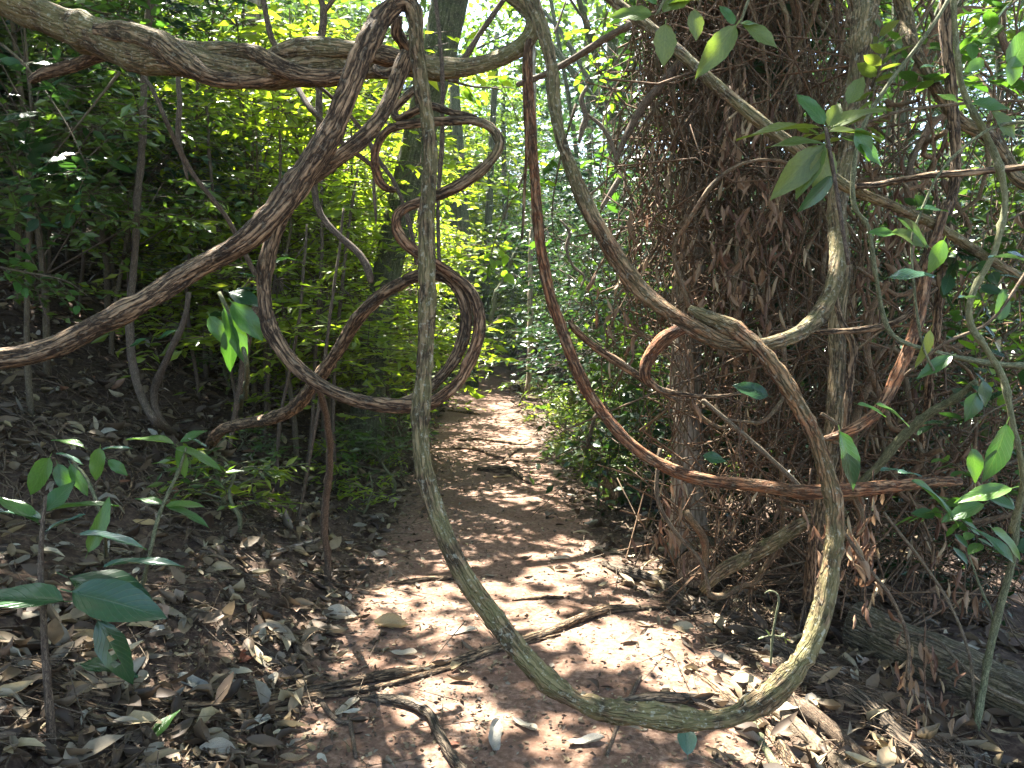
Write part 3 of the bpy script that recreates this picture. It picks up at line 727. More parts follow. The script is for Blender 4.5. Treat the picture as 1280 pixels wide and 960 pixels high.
for k, (px, py, top) in enumerate(((372, 660, (415, 380)), (383, 600, (402, 300)), (345, 610, (375, 400)), (420, 610, (430, 330)), (300, 545, (262, 200)), (250, 500, (245, 180)), (330, 560, (350, 240)), (490, 560, (480, 400)), (515, 545, (512, 380)), (135, 420, (140, 150)), (100, 390, (98, 120)), (60, 380, (66, 60)), (285, 470, (300, 120)), (215, 430, (200, 100)))):
    b0 = gpx(px, py); d = float(np.dot(b0-CAM, CF))
    stem(("pale", "brown", "grey")[k % 3] + " straight pole sapling rising from " + ("the bank" if px < 360 else "the path edge") + " behind the lianas",
         [(px, py, None, 4.5), (px*.6+top[0]*.4+rng.normal(0, 5), py*.6+top[1]*.4, d, 4.5), (top[0], top[1], d, 4), (top[0]*1.3-px*.3+rng.normal(0, 8), top[1]-120, d*1.02, 3)], name="pole_sapling", cat="sapling", group="thin pole saplings on the left bank")
liana("dead white barked twig hanging bright in the sun right of the lichen spotted liana", [(733, 108, 4.0, 4), (726, 125, 4.0, 7), (732, 145, 4.0, 8), (728, 160, 4.0, 8), (724, 178, 4.0, 4)], name="dead_twig", cat="twig", mat='straw', n=8)
for lb, pts in (("pale crooked twig arching between bright dead twigs", [(733, 142, 4, 4), (752, 158, 4, 5), (765, 180, 4, 6), (772, 205, 4, 6)]),
                ("pale dead twig crossing in a small fork at centre right", [(752, 260, 4, 4), (765, 240, 4, 7), (775, 222, 4, 6)]),
                ("smooth bare branch sloping up right across the lichen spotted liana", [(648, 104, 3.6, 7), (680, 92, 3.5, 8), (712, 75, 3.4, 9), (745, 58, 3.3, 9), (790, 32, 3.2, 9)]),
                ("thin pale twig dangling low at centre right", [(700, 275, 4, 2), (712, 290, 4, 4), (708, 310, 4, 4), (716, 332, 4, 3), (730, 345, 4, 3), (726, 360, 4, 2)]),
                ("wiry white twig with a bent end near the top centre", [(708, 0, 3.8, 2), (700, 25, 3.8, 3), (694, 42, 3.8, 3)])):
    liana(lb, pts, name="dead_twig", cat="twig", mat='straw', n=8, step=.02)
stem("rough dark limb slanting up from the dead branch beside the host tree", [(770, 205, 4.2, 4), (785, 165, 4.2, 9), (805, 130, 4.2, 10), (830, 105, 4.2, 10), (850, 80, 4.3, 9)], mat='dead_vine')
stem("slim pale sapling trunk standing right of the far path", [(660, 492, 12.5, 7), (663, 420, 12.5, 7), (664, 330, 12.5, 6), (667, 250, 12.5, 6), (668, 150, 12.5, 5), (666, 0, 12.5, 5)], mat='pale')
stem("leaning mossy sapling behind the bend of the far path", [(612, 400, 15, 5), (620, 370, 15, 5), (632, 340, 15, 5), (648, 310, 15, 4)], mat='green_stem')

# ------------------------------------------------------------------ roots and fallen wood on the ground
def root(label, pts, w, name="tree_root", cat="root", mat='liana', moss=0, lobes=0, **k):
    P = []
    for q, p in enumerate(pts):
        ww = p[2] if len(p) > 2 else w
        P.append((p[0], p[1], None, ww, moss, 0))
    return liana(label, P, name=name, cat=cat, mat=mat, lobes=lobes, namp=.22, step=.02, n=12, **k)
root("long double stranded root crossing the whole path in the foreground", [(-40, 805, 12), (30, 832), (90, 862), (160, 882), (240, 890), (320, 884), (390, 866), (460, 856), (530, 838), (600, 820), (670, 802), (720, 780), (765, 768), (830, 762, 6)], 11, lobes=2, lamp=.15, pitch=.6)
root("second strand lying along the long foreground root", [(-40, 822, 8), (60, 866), (140, 893), (230, 900), (310, 893), (380, 880), (450, 868), (520, 850), (580, 830), (640, 812, 6), (700, 797, 4)], 9)
root("dark root curving down from the long root towards the photographer", [(445, 874, 6), (480, 878), (515, 888), (535, 900), (548, 925), (565, 955), (590, 985)], 13, mat='log')
root("buried root rib showing under the bottom of the hanging loop", [(765, 885, 8), (800, 878), (850, 877), (900, 886), (940, 893, 8)], 16, mat='log')
for lb, pts, w in (("root humped across the path like a lying lizard", [(598, 588, 5), (615, 590, 9), (640, 592, 10), (655, 601, 5), (662, 605, 3)], 10),
                   ("thin root crossing the path just beyond the humped root", [(565, 560, 3), (600, 565, 4), (640, 577, 3), (697, 580, 3)], 4),
                   ("root curving over the path in the middle distance", [(575, 552, 3), (600, 550, 4), (650, 556, 4), (665, 553, 2)], 4),
                   ("farthest root step across the narrow path", [(560, 514, 3), (590, 518, 4), (600, 519, 2)], 4),
                   ("thin bent root on the sunny part of the path", [(490, 733, 4), (530, 728, 6), (575, 725, 5), (600, 730, 3)], 6),
                   ("low root crossing the shaded path right of the upright liana", [(640, 752, 3), (680, 750, 5), (705, 750, 4)], 5),
                   ("root curling in the midst of the path beyond the loop", [(628, 580, 4), (640, 568, 4), (652, 562, 3)], 4)):
    root(lb, pts, w)
root("long straight dead pole lying along the right edge of the path", [(755, 708, 10), (790, 722), (830, 738), (865, 760), (905, 785), (950, 806), (990, 830, 13), (1030, 856, 10)], 16, name="fallen_pole", cat="pole", mat='log')
root("thick brown rotting log lying at lower right beyond the loop", [(975, 838, 16), (1010, 862), (1060, 893), (1105, 925), (1150, 960), (1200, 1000)], 24, name="fallen_log", cat="log", mat='log')
root("forked stick lying just below the right end of the loop", [(905, 880, 5), (935, 905), (955, 935), (975, 970)], 10, name="fallen_stick", cat="stick", mat='green_stem')
root("thin stick lying next to the rotting log", [(1060, 860, 6), (1100, 880), (1150, 905), (1200, 945), (1230, 980)], 12, name="fallen_stick", cat="stick", mat='log')
root("bent wiry twig standing in a curve on the dark foreground soil", [(362, 782, 5), (368, 812), (385, 850), (400, 880), (420, 905), (440, 908)], 6, name="bent_twig", cat="twig", mat='stem')
root("pale straight stick lying among leaves on the left bank", [(330, 698, 4), (360, 690, 7), (400, 676, 5)], 7, name="fallen_stick", cat="stick", mat='pale')
for k, (lb, pts) in enumerate((("dark stick crossing the left bank litter", [(250, 692), (300, 700), (345, 705)]), ("thin twig standing up from the soil by the bottom edge", [(438, 900), (442, 925), (446, 950)]),
                               ("brown twig on the soil under the hanging loop", [(760, 945), (775, 900), (790, 870), (800, 850)]), ("thin twig lying across behind the bent wiry twig", [(300, 800), (340, 820), (380, 848)]),
                               ("brown branch on the bank at the far left edge", [(-20, 590), (40, 600), (90, 610), (130, 618)]))):
    root(lb, pts, 7 if k == 4 else 5, name="fallen_twig", cat="twig", mat='stem')

for lb, pts, w, mt in (("sunlit reddish root running down to the lower right corner, upper of three", [(900, 822, 8), (960, 868), (1010, 902), (1060, 937), (1100, 985)], 20, 'dead_vine'),
                       ("pale split root beside the bottom right of the loop, middle of three", [(930, 855, 7), (975, 892), (1020, 930), (1060, 975)], 18, 'straw'),
                       ("broad flattened root under the right end of the loop, lowest of three", [(870, 845, 6), (925, 885), (965, 920), (1000, 975)], 15, 'liana'),
                       ("brown root snaking across the upper left bank", [(0, 500), (60, 520), (120, 545), (170, 590), (210, 640)], 6, 'liana'),
                       ("thin root running down the left bank below the swooping liana", [(60, 470), (110, 500), (150, 540), (165, 600), (150, 650)], 4, 'liana'),
                       ("pale root looping out of the left bank litter", [(100, 620), (160, 630), (220, 660), (280, 705), (320, 730)], 6, 'dead_vine'),
                       ("dark root descending the bank near the slender liana's foot", [(262, 575), (290, 610), (305, 650), (340, 690)], 8, 'liana')):
    root(lb, pts, w, mat=mt)

def log_thing(label, a, b_, r, name="fallen_log", moss=.3, tilt=None):
    a = np.asarray(a, float); b_ = np.asarray(b_, float)
    t = thing(name, label, "log", a)
    bag = Bag(); n = 26
    L = np.linspace(0, 1, 24)[:, None]
    P = (b_-a)*L; R = r*(1+.08*fbm(L[:, 0]*4, r*30)); R = np.broadcast_to(R, (24,))
    tube(bag, P, R, n, 0, 0, .3, .12, a[0]*9, cap=False, moss=moss, red=0.0)
    obj("bark", bag.mesh("bark", [M['log']]), t)
    for nm, c, s in (("cut_end", np.zeros(3), -1), ("cut_end", b_-a, 1)):
        D = norm(b_-a)*s; U = norm(np.cross(D, [0, 0, 1.0])); Vv = np.cross(D, U)
        rr = np.linspace(0, 1, 6)[1:]; an = np.linspace(0, 2*math.pi, 20, endpoint=False)
        vs = [c + D*.004]
        for q in rr:
            vs += [c + (math.cos(x)*U+math.sin(x)*Vv)*r*.97*q + D*(.004+.006*math.sin(q*19)) for x in an]
        vs = np.array(vs); f3 = np.array([[0, 1+k, 1+(k+1) % 20] for k in range(20)])
        f4 = np.array([[1+20*q+k, 1+20*q+(k+1) % 20, 21+20*q+(k+1) % 20, 21+20*q+k] for q in range(4) for k in range(20)])
        if s < 0: pass
        bb = Bag(); bb.add(vs, f3, f4, bark=vs*np.array([1, 1, 1.0]), moss=np.zeros(len(vs)), red=np.full(len(vs), .2))
        obj(nm, bb.mesh(nm, [M['cut']], smooth=False), t)
    return t
p = gpx(868, 722); log_thing("short sawn log end pointing at the path beneath the host tree", p+[-.05, -.22, .09], p+[.28, .5, .07], .115)
p = gpx(772, 622); log_thing("brown block of cut wood lying in the undergrowth right of the path", p+[-.12, -.25, .11], p+[.35, .10, .05], .14)
pa = W(1085, 790, 3.9); pb = W(1310, 905, 3.2)
pa[2] = g1(pa[0], pa[1])+.10; pb[2] = g1(pb[0], pb[1])+.10
log_thing("large mossy fallen trunk lying in the hollow at lower right", gpx(1070, 812)+[0, 0, .09], gpx(1330, 930)+[0, 0, .10], .115)

# ------------------------------------------------------------------ trees: trunk and crown
CANOPY = []
def trunk_mesh(P, R, mat, n=20, limbs=(), **k):
    b = Bag()
    A = catmull(np.column_stack([P, R]), .12)
    tube(b, A[:, :3], A[:, 3], n, namp=.10, seed=P[0][0]*3, moss=.3, red=0.0, **k)
    for (q, r) in limbs:
        A = catmull(np.column_stack([q, r]), .12)
        tube(b, A[:, :3], A[:, 3], 9, namp=.08, seed=q[0][2], moss=.2, red=0.0)
    return b

def canopy_tree(label, P, R, mat, crown_xy, crown_r, crown_z, leafmat, name="canopy_tree", n=20, limbs=5):
    P = np.array(P, float); base = P[0].copy()
    t = thing(name, label, "tree", base)
    lb = []
    top = P[-1]
    for k in range(limbs):
        a = k*2.4+base[0]; e = np.array([crown_xy[0]+math.cos(a)*crown_r*.6, crown_xy[1]+math.sin(a)*crown_r*.6, crown_z+rng.uniform(-.3, 1)])
        s = P[-2]*(.5)+top*.5 - base
        e = e-base
        lb.append((np.array([s, s*.5+e*.5+[0, 0, .4], e]), np.array([R[-1]*.6, R[-1]*.4, .02])))
    obj("trunk", trunk_mesh(P-base, np.array(R), mat, n, lb).mesh("trunk", [M[mat]]), t)
    CANOPY.append((t, crown_xy, crown_r, crown_z, leafmat))
    return t

ct1 = canopy_tree("tall leaning mossy tree trunk behind the crossing lianas",
    [W(455, 560, 7.4), W(470, 420, 7.3), W(490, 310, 7.2), W(512, 215, 7.1), W(538, 110, 7.0), W(562, 0, 7.0), W(600, -190, 7.0)],
    [.17, .14, .135, .14, .15, .16, .13], 'trunk', (-1.2, 8.0), 4.0, 6.8, 'leaf_mid')
g0 = W(318, 430, 9.5)
ct2 = canopy_tree("slim pale grey tree standing in the bright foliage at upper left",
    [np.array([g0[0], g0[1], g1(g0[0], g0[1])-.1]), W(318, 300, 9.5), W(316, 150, 9.5), W(318, 0, 9.5), W(325, -120, 9.5)], [.11, .10, .095, .09, .08], 'pale', (-4.5, 9.5), 3.5, 7.0, 'leaf_yel')
hb = W(862, 640, 4.9); hb[2] = g1(hb[0], hb[1])-.1
ct3 = canopy_tree("pale barked host tree wrapped in a curtain of dead hanging vines",
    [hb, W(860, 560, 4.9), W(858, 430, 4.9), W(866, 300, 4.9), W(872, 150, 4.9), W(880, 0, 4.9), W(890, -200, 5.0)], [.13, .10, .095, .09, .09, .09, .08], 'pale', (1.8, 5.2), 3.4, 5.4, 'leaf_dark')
for lb, x, y, cx, cy, r, z, m_ in (
        ("broad canopy tree high on the left bank outside the view", -5.8, 4.0, -4.5, 4.8, 3.6, 6.2, 'leaf_mid'),
        ("canopy tree rising left of and behind the photographer", -3.8, -1.5, -2.2, 0.6, 3.6, 6.0, 'leaf_mid'),
        ("canopy tree growing down slope on the right of the path", 6.0, 3.0, 4.2, 3.2, 3.4, 5.8, 'leaf_dark'),
        ("tall tree up the far left bank with a wide leafy crown", -8.0, 12.5, -6.5, 12.0, 4.0, 7.4, 'leaf_mid'),
        ("tall tree beyond the host tree on the right slope", 5.2, 10.5, 4.2, 9.5, 4.0, 6.8, 'leaf_mid'),
        ("dark tree standing right of the path beyond the bend", 2.0, 14.5, 0.8, 14.0, 4.0, 7.6, 'leaf_mid'),
        ("broad dark tree shading the far end of the path", -3.6, 20.0, -2.5, 19.5, 4.5, 8.4, 'leaf_mid'),
        ("dark tree far off on the right slope", 5.5, 20.5, 4.5, 19.5, 4.5, 8.0, 'leaf_blue')):
    z0 = g1(x, y)
    canopy_tree(lb, [(x, y, z0-.1), (x+.1, y+.1, z0+2), (x*.97+cx*.03, y, z0+3.6), (x*.85+cx*.15, y*.85+cy*.15, z-.8)], [.2, .16, .14, .11], 'trunk', (cx, cy), r, z, m_)

# the canopy leaves: laid over the forest, left out where the sun breaks through
rc = np.random.default_rng(11)
NT_ = 9500
O = np.column_stack([rc.uniform(-11, 9, NT_), rc.uniform(-1, 25, NT_), rc.uniform(-1, 1, NT_)])
cen = np.array([[c[1][0], c[1][1]] for c in CANOPY])
own = np.argmin(((O[:, None, :2]-cen[None])**2).sum(-1), 1)
cz = np.array([c[3] for c in CANOPY])[own]
O[:, 2] = cz + O[:, 2]*.75 + .25*fbm(O[:, 0], O[:, 1])
D = rc.normal(0, 1, (NT_, 3)); D[:, 2] *= .35
def keepf(P):
    q = sproj(P); v = vnoise(q[:, 0]*3.1, q[:, 1]*3.1, 8) + .5*vnoise(q[:, 0]*8, q[:, 1]*8, 3)
    side = np.clip((np.abs(q[:, 0]+.1)-1.6)/1.5, 0, 1); farr = np.clip((q[:, 1]-7)/5, 0, 1)
    left = (q[:, 0] < 0)
    th = 1.25 - np.maximum(1.35*side*np.where(left, 1, .55), .85*farr)
    return ~in_pool(P) & (v < th)
for k, (t, c, r, z, m_) in enumerate(CANOPY):
    s = own == k
    b = Bag()
    sprays(b, rc, O[s], D[s], .75, 10, .21, .52, 'small', keep=keepf)
    obj("crown", b.mesh("crown", [M[m_]], smooth=False, shift=np.array(t.location)), t, kind="stuff")

# ------------------------------------------------------------------ understory prototypes (crowns shared by copies)
def foliage_mesh(name, seed, mat, ntw, rad, height, llen, lw, nl=9, kind='small', tl=.5, bottom=.15, cone=.0):
    rg = np.random.default_rng(seed)
    # clumps first, twigs spread in clumps: gaps stay between them
    nc = max(6, ntw//14)
    a = rg.uniform(0, 2*math.pi, nc); h = bottom + (1-bottom)*rg.random(nc)
    rr = rad*np.sqrt(rg.random(nc))*(1-cone*h)
    C = np.column_stack([np.cos(a)*rr, np.sin(a)*rr, h*height])
    ci = rg.integers(0, nc, ntw)
    O = C[ci] + rg.normal(0, 1, (ntw, 3))*np.array([.18, .18, .10])*rad*1.1
    Dd = rg.normal(0, 1, (ntw, 3)); Dd[:, 2] = np.abs(Dd[:, 2])*.3-.05
    Dd[:, :2] += O[:, :2]*1.0/max(rad, .1)
    b = Bag()
    sprays(b, rg, O, Dd, tl*(.6+.8*rg.random(ntw)), nl, llen, lw, kind)
    tb = Bag()
    Dn = norm(Dd)
    twig_prisms(tb, O, O+Dn*tl*.95-np.array([0, 0, .12*tl]), .004)
    # limbs from the axis to each clump
    axis = np.column_stack([np.zeros(nc), np.zeros(nc), C[:, 2]*.72])
    twig_prisms(tb, axis, C, .009)
    twig_prisms(tb, C[ci][::2], O[::2], .005)
    return b.mesh(name, [mat], smooth=False), tb

def sapling_proto(name, seed, lmat, smat, height, rad, ntw, llen, lw, nl=9, bottom=.3, tl=.5, kind='small'):
    fm, tb = foliage_mesh("foliage", seed, M[lmat], ntw, rad, height, llen, lw, nl, kind, tl, bottom)
    rg = np.random.default_rng(seed+5)
    z = np.linspace(-.1, height*.95, 7)
    P = np.column_stack([rg.normal(0, .05, 7).cumsum()*.7, rg.normal(0, .05, 7).cumsum()*.7, z]); P[0, :2] = P[1, :2]
    A = catmull(np.column_stack([P, np.linspace(.014+height*.0035, .006, 7)]), .15)
    tube(tb, A[:, :3], A[:, 3], 7, namp=.05, moss=.2, red=0.0)
    sm = tb.mesh("stem", [M[smat]])
    return fm, sm

PRO = {
 'mid_a': sapling_proto('a', 21, 'leaf_mid', 'stem', 3.6, .8, 240, .105, .42, 9, .28),
 'mid_b': sapling_proto('b', 22, 'leaf_mid', 'stem', 4.4, 1.1, 170, .16, .36, 9, .25, .6),
 'mid_c': sapling_proto('c', 23, 'leaf_mid', 'stem', 2.6, .8, 90, .19, .40, 7, .2, .6),
 'yel_a': sapling_proto('d', 24, 'leaf_yel', 'stem', 3.6, 1.0, 190, .13, .36, 9, .18, .55),
 'yel_b': sapling_proto('e', 25, 'leaf_yel', 'stem', 2.2, .75, 190, .09, .30, 10, .08),
 'blue_a': sapling_proto('f', 26, 'leaf_blue', 'stem', 4.0, 1.1, 330, .10, .45, 10, .2),
 'blue_b': sapling_proto('g', 27, 'leaf_blue', 'stem', 2.2, .9, 220, .09, .45, 10, .05),
 'herb': sapling_proto('h', 28, 'leaf_mid', 'green_stem', .35, .16, 22, .075, .34, 6, .1, .14),
 'herb_y': sapling_proto('i', 29, 'leaf_yel', 'green_stem', .45, .18, 26, .085, .28, 7, .1, .16),
 'far_a': sapling_proto('j', 30, 'leaf_mid', 'trunk', 9.0, 2.6, 620, .22, .5, 11, .12, 1.1),
 'far_b': sapling_proto('k', 31, 'leaf_blue', 'trunk', 10.0, 3.0, 700, .22, .5, 11, .1, 1.2),
 'far_c': sapling_proto('l', 32, 'leaf_yel', 'trunk', 7.0, 2.4, 560, .2, .45, 11, .08, 1.0),
}
def plant(kind, name, label, cat, x, y, s=1.0, group=None, z=None):
    fm, sm = PRO[kind]
    t = thing(name, label, cat, (x, y, g1(x, y) if z is None else z), group)
    t.rotation_euler = (rng.normal(0, .04), rng.normal(0, .04), rng.uniform(0, 6.28))
    t.scale = (s*rng.uniform(.9, 1.1), s*rng.uniform(.9, 1.1), s)
    obj("stem", sm, t); obj("foliage", fm, t)
    return t

def blocks_pool(x, y, z0, h, rad):
    q = np.array([sproj(np.array([x, y, z0+h*f]))[0] for f in (.35, .6, .85)])
    for qq in q:
        dd = np.hypot(POOLS[:NGROUND, 0]-qq[0], POOLS[:NGROUND, 1]-qq[1])
        if (dd < rad*.6 + POOLS[:NGROUND, 2]*.25).any(): return True
    return False

def pix(x, y, z):
    v = np.array([x, y, z])-CAM
    d = v @ CF
    return 640+FPX*v[0]/d, 480-FPX*(v @ CU)/d, d

def zone(px, d):
    z = ("at the left edge", "below the massive twisted branch", "above the swooping liana", "behind the round ring", "behind the leaning trunk", "beside the far path", "behind the straight red liana",
         "behind the host tree", "behind the right tangle")[int(np.clip(np.searchsorted([90, 220, 330, 440, 560, 660, 790, 1000], px), 0, 8))]
    return z + ((", near", ", midway back", ", far back")[int(np.searchsorted([7.5, 11], d))])
# left bank thicket
cnt = 0
rl = np.random.default_rng(3)
placed = []
def far_enough(x, y, dmin):
    return all((x-a)**2+(y-b)**2 > dmin*dmin for a, b in placed)
for kk in range(4000):
    if cnt >= 92: break
    y = rl.uniform(4.6, 15); x = path_c(y) - path_hw(y) - rl.uniform(.9, 8)
    if x < -.80*y-1 or not far_enough(x, y, .62 if x > -.4*y else .85): continue
    z = g1(x, y)
    px, py, d = pix(x, y, z+1.8)
    if (d < 5.2 and px > 250) or (d < 6.5 and rl.random() < .5): continue
    bright = 300 < px < 560
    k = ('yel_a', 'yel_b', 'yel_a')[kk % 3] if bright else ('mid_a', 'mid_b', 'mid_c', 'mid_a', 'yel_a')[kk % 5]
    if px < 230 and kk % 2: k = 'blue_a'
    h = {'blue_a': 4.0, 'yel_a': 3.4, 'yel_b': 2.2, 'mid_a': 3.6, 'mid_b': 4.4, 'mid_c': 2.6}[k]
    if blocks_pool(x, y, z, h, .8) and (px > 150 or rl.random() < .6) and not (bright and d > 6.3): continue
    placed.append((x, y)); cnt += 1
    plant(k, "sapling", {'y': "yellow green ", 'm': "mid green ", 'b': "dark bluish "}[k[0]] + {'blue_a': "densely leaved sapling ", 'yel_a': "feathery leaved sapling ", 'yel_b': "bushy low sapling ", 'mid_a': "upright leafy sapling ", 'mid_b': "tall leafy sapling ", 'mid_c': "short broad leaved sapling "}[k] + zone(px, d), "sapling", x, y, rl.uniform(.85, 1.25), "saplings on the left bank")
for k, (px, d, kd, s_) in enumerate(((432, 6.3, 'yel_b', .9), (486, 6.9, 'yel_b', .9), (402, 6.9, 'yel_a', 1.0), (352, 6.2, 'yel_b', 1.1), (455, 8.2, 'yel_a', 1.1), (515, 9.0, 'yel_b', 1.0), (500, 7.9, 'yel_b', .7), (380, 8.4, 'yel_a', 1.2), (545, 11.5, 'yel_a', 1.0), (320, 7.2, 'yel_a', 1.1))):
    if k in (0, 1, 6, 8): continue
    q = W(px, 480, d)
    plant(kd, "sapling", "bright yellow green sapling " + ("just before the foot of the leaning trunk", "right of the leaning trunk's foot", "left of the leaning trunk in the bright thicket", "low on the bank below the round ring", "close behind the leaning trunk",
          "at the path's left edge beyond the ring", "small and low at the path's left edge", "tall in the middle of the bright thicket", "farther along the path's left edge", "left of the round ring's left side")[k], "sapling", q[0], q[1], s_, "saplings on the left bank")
# middle distance, right of the path
cnt2 = 0
for kk in range(3000):
    if cnt2 >= 60: break
    y = rl.uniform(8.5, 24); x = path_c(y) + path_hw(y) + rl.uniform(.8, 9)
    px, py, d = pix(x, y, 1)
    if px > 1400 or not far_enough(x, y, .7): continue
    if (px < 700 and d < 13) or (740 < px < 850 and d < 9.5): continue
    z = g1(x, y)
    if blocks_pool(x, y, z, 3.5, .8) and rl.random() < .9: continue
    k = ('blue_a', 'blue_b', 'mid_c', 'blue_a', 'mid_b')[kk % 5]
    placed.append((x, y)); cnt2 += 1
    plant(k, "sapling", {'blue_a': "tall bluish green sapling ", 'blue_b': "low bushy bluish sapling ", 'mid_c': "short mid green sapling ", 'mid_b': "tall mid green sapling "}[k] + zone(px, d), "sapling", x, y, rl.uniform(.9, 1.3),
          "saplings right of the path")
# far forest
cnt3 = 0
for kk in range(3000):
    if cnt3 >= 120: break
    y = rl.uniform(18, 48); x = rl.uniform(-.8, .8)*y
    if abs(x-path_c(y)) < 1.6 and y < 27: continue
    if not far_enough(x, y, 1.9): continue
    k = ('far_a', 'far_b', 'far_c', 'far_b')[kk % 4]
    px, _, dz = pix(x, y, 1)
    if px < 480 and rl.random() < .35: continue
    if px < 560 and kk % 2: k = 'far_c'
    placed.append((x, y)); cnt3 += 1
    lab = {'far_a': "mid green forest tree ", 'far_b': "dark bluish forest tree ", 'far_c': "bright yellow green forest tree "}[k] + zone(px, 9).split(",")[0] + (", first row of the far wood" if dz < 26 else ", middle of the far wood" if dz < 37 else ", farthest row")
    plant(k, "forest_tree", lab, "tree", x, y, rl.uniform(.8, 1.25), "trees of the far wood")
# trunks among the far trees
for k, (px, d, w) in enumerate(((590, 17, 24), (612, 21, 16), (640, 24, 12), (715, 15, 10), (742, 16, 12), (560, 20, 18), (210, 10, 11), (60, 9, 14), (1110, 9, 20), (1215, 8, 14), (780, 11, 9))):
    b0 = W(px, 480, d); zb = g1(b0[0], b0[1])
    P = np.array([[0, 0, -.2], [rng.normal(0, .1), 0, 2], [rng.normal(0, .2), 0, 4.5], [rng.normal(0, .35), 0, 9]])
    r = w*.3*d/FPX
    t = thing("forest_tree", ("dark straight trunk standing in the far undergrowth", "thin dark trunk standing in the thicket")[k > 4], "tree", (b0[0], b0[1], zb), "dark trunks behind the thicket")
    obj("trunk", trunk_mesh(P, np.array([r*1.15, r, r*.95, r*.7]), 'trunk', 12).mesh("trunk", [M['trunk']]), t)

# low plants at the path sides
n_h = 0
for kk in range(6000):
    if n_h >= 95: break
    side = rl.random() < .6
    y = rl.uniform(4.2, 14)
    x = path_c(y) + (path_hw(y)+.15+abs(rl.normal(.1, .9)) if side else -path_hw(y)-abs(rl.normal(.2, .9)))
    if side and (y < 6.0): continue
    if not side and y < 5.0 and rl.random() < .6: continue
    if abs(x-path_c(y)) < path_hw(y)+.05 or (.3 < x < 1.5 and 4.2 < y < 6.6): continue
    n_h += 1
    k = 'herb' if rl.random() < (.5 if side else .85) else 'herb_y'
    plant(k, "herb", ("low dark green herb growing " if k == 'herb' else "low yellow green herb growing ") + ("right" if side else "left") + " of the path, " + zone(*[pix(x, y, 0)[q] for q in (0, 2)]), "herb", x, y, rl.uniform(.6, 1.5), "low herbs beside the path, " + ("right" if side else "left"))

# ------------------------------------------------------------------ curtain of dead vines over the host tree
rv = np.random.default_rng(5)
def vine_path(x, y, ztop, zbot, wob=.17, drift=.3, step=.14):
    n = max(5, int((ztop-zbot)/step))
    z = np.linspace(ztop, zbot, n); s = rv.random()*100
    k = np.arange(n)*.35
    dx = wob*fbm(k, s, 0, 3) + drift*rv.normal(0, 1)*np.linspace(0, 1, n)
    dy = wob*fbm(k, s+40, 0, 3) + drift*rv.normal(0, .6)*np.linspace(0, 1, n)
    return np.column_stack([x+dx, y+dy, z])
nv = 0
while nv < 215:
    u = rv.random()
    if u < .60: x, y = 1.28+rv.normal(0, .36), 4.7+rv.normal(0, .3)
    elif u < .86: x, y = rv.uniform(1.3, 2.2), rv.uniform(3.9, 5.2)
    else: x, y = rv.uniform(2.0, 3.3), rv.uniform(3.6, 5.0)
    px, _, _ = pix(x, y, 1.5)
    if px < 775 or (830 < px < 895 and y < 5.0 and rv.random() < .8): continue
    zt = rv.uniform(3.9, 4.6) if u < .8 else rv.uniform(2.6, 4.4)
    zb = rv.choice([rv.uniform(-.1, .5), rv.uniform(.5, 1.4), rv.uniform(1.4, 2.6)], p=[.25, .3, .45])
    if px < 905: zb = max(zb, rv.uniform(.7, 1.2))
    A = vine_path(x, y, zt, zb)
    r = rv.choice([.004, .006, .009, .013], p=[.35, .35, .2, .1])
    b = Bag(); tube(b, A-A[0], np.linspace(r, r*.7, len(A)), 5, namp=.1, seed=x*10, moss=float(rv.random()*.4), red=float(rv.random()*.5))
    obj("hanging_vine", b.mesh("hanging_vine", [M['dead_vine']]), None, tuple(A[0]), {.004: "thread thin", .006: "thin", .009: "pencil thick", .013: "finger thick"}[float(r)] + " dead vine " + ("reaching the ground " if zb < .5 else "ending in mid air ")
        + ("left of the pale host trunk" if px < 835 else "before the pale host trunk" if px < 890 else "right of the host trunk" if px < 985 else "beside the lichen spotted stem" if px < 1060 else "in the open tangle at the right"), "vine", "dead vines of the curtain")
    nv += 1
b = Bag()
for k in range(1800):       # finer stems than one could count
    u = rv.random()
    if u < .45: c = np.array([1.15+rv.normal(0, .32), 4.7+rv.normal(0, .4), rv.uniform(.2, 4.2) if rv.random() < .4 else rv.uniform(1.6, 4.2)])
    elif u < .60: c = np.array([rv.uniform(1.2, 3.2), rv.uniform(3.7, 5.4), rv.uniform(.0, 3.8)])
    else:
        c = np.array([rv.uniform(.85, 3.0), rv.uniform(3.7, 4.9), rv.uniform(-.1, 1.3)])
    if (pix(*c)[0] < 915 and c[2] < 1.15 and rv.random() < .82) or pix(*c)[0] < 790 or (pix(*c)[0] > 1060 and rv.random() < .45) or (840 < pix(*c)[0] < 880 and .9 < c[2] < 2.6 and c[1] < 4.95 and rv.random() < .75): continue
    Dd = norm(rv.normal(0, 1, 3)*np.array([.8, .7, 1.1 if rv.random() < .55 else .3]))
    n = 9; L = rv.uniform(.4, 1.6); s = np.linspace(-.5, .5, n)[:, None]*L
    Z = rv.normal(0, 1, 3)
    kk_ = np.arange(n)*.5
    if pix(*c)[0] < 880: Dd = norm(Dd*[.35, .4, 1.6]); s = s*.8
    P = c + Dd*s + .16*np.column_stack([vnoise(kk_, Z[0]*9), vnoise(kk_, Z[1]*9), vnoise(kk_, Z[2]*9)])
    tube(b, P, rv.uniform(.002, .006), 4, cap=False, seed=Z[0], moss=0.1, red=float(rv.random()*.6))
obj("vine_tangle", b.mesh("vine_tangle", [M['dead_vine']]), None, None, "dense tangle of fine dead stems filling the right side", "tangle", None, "stuff")

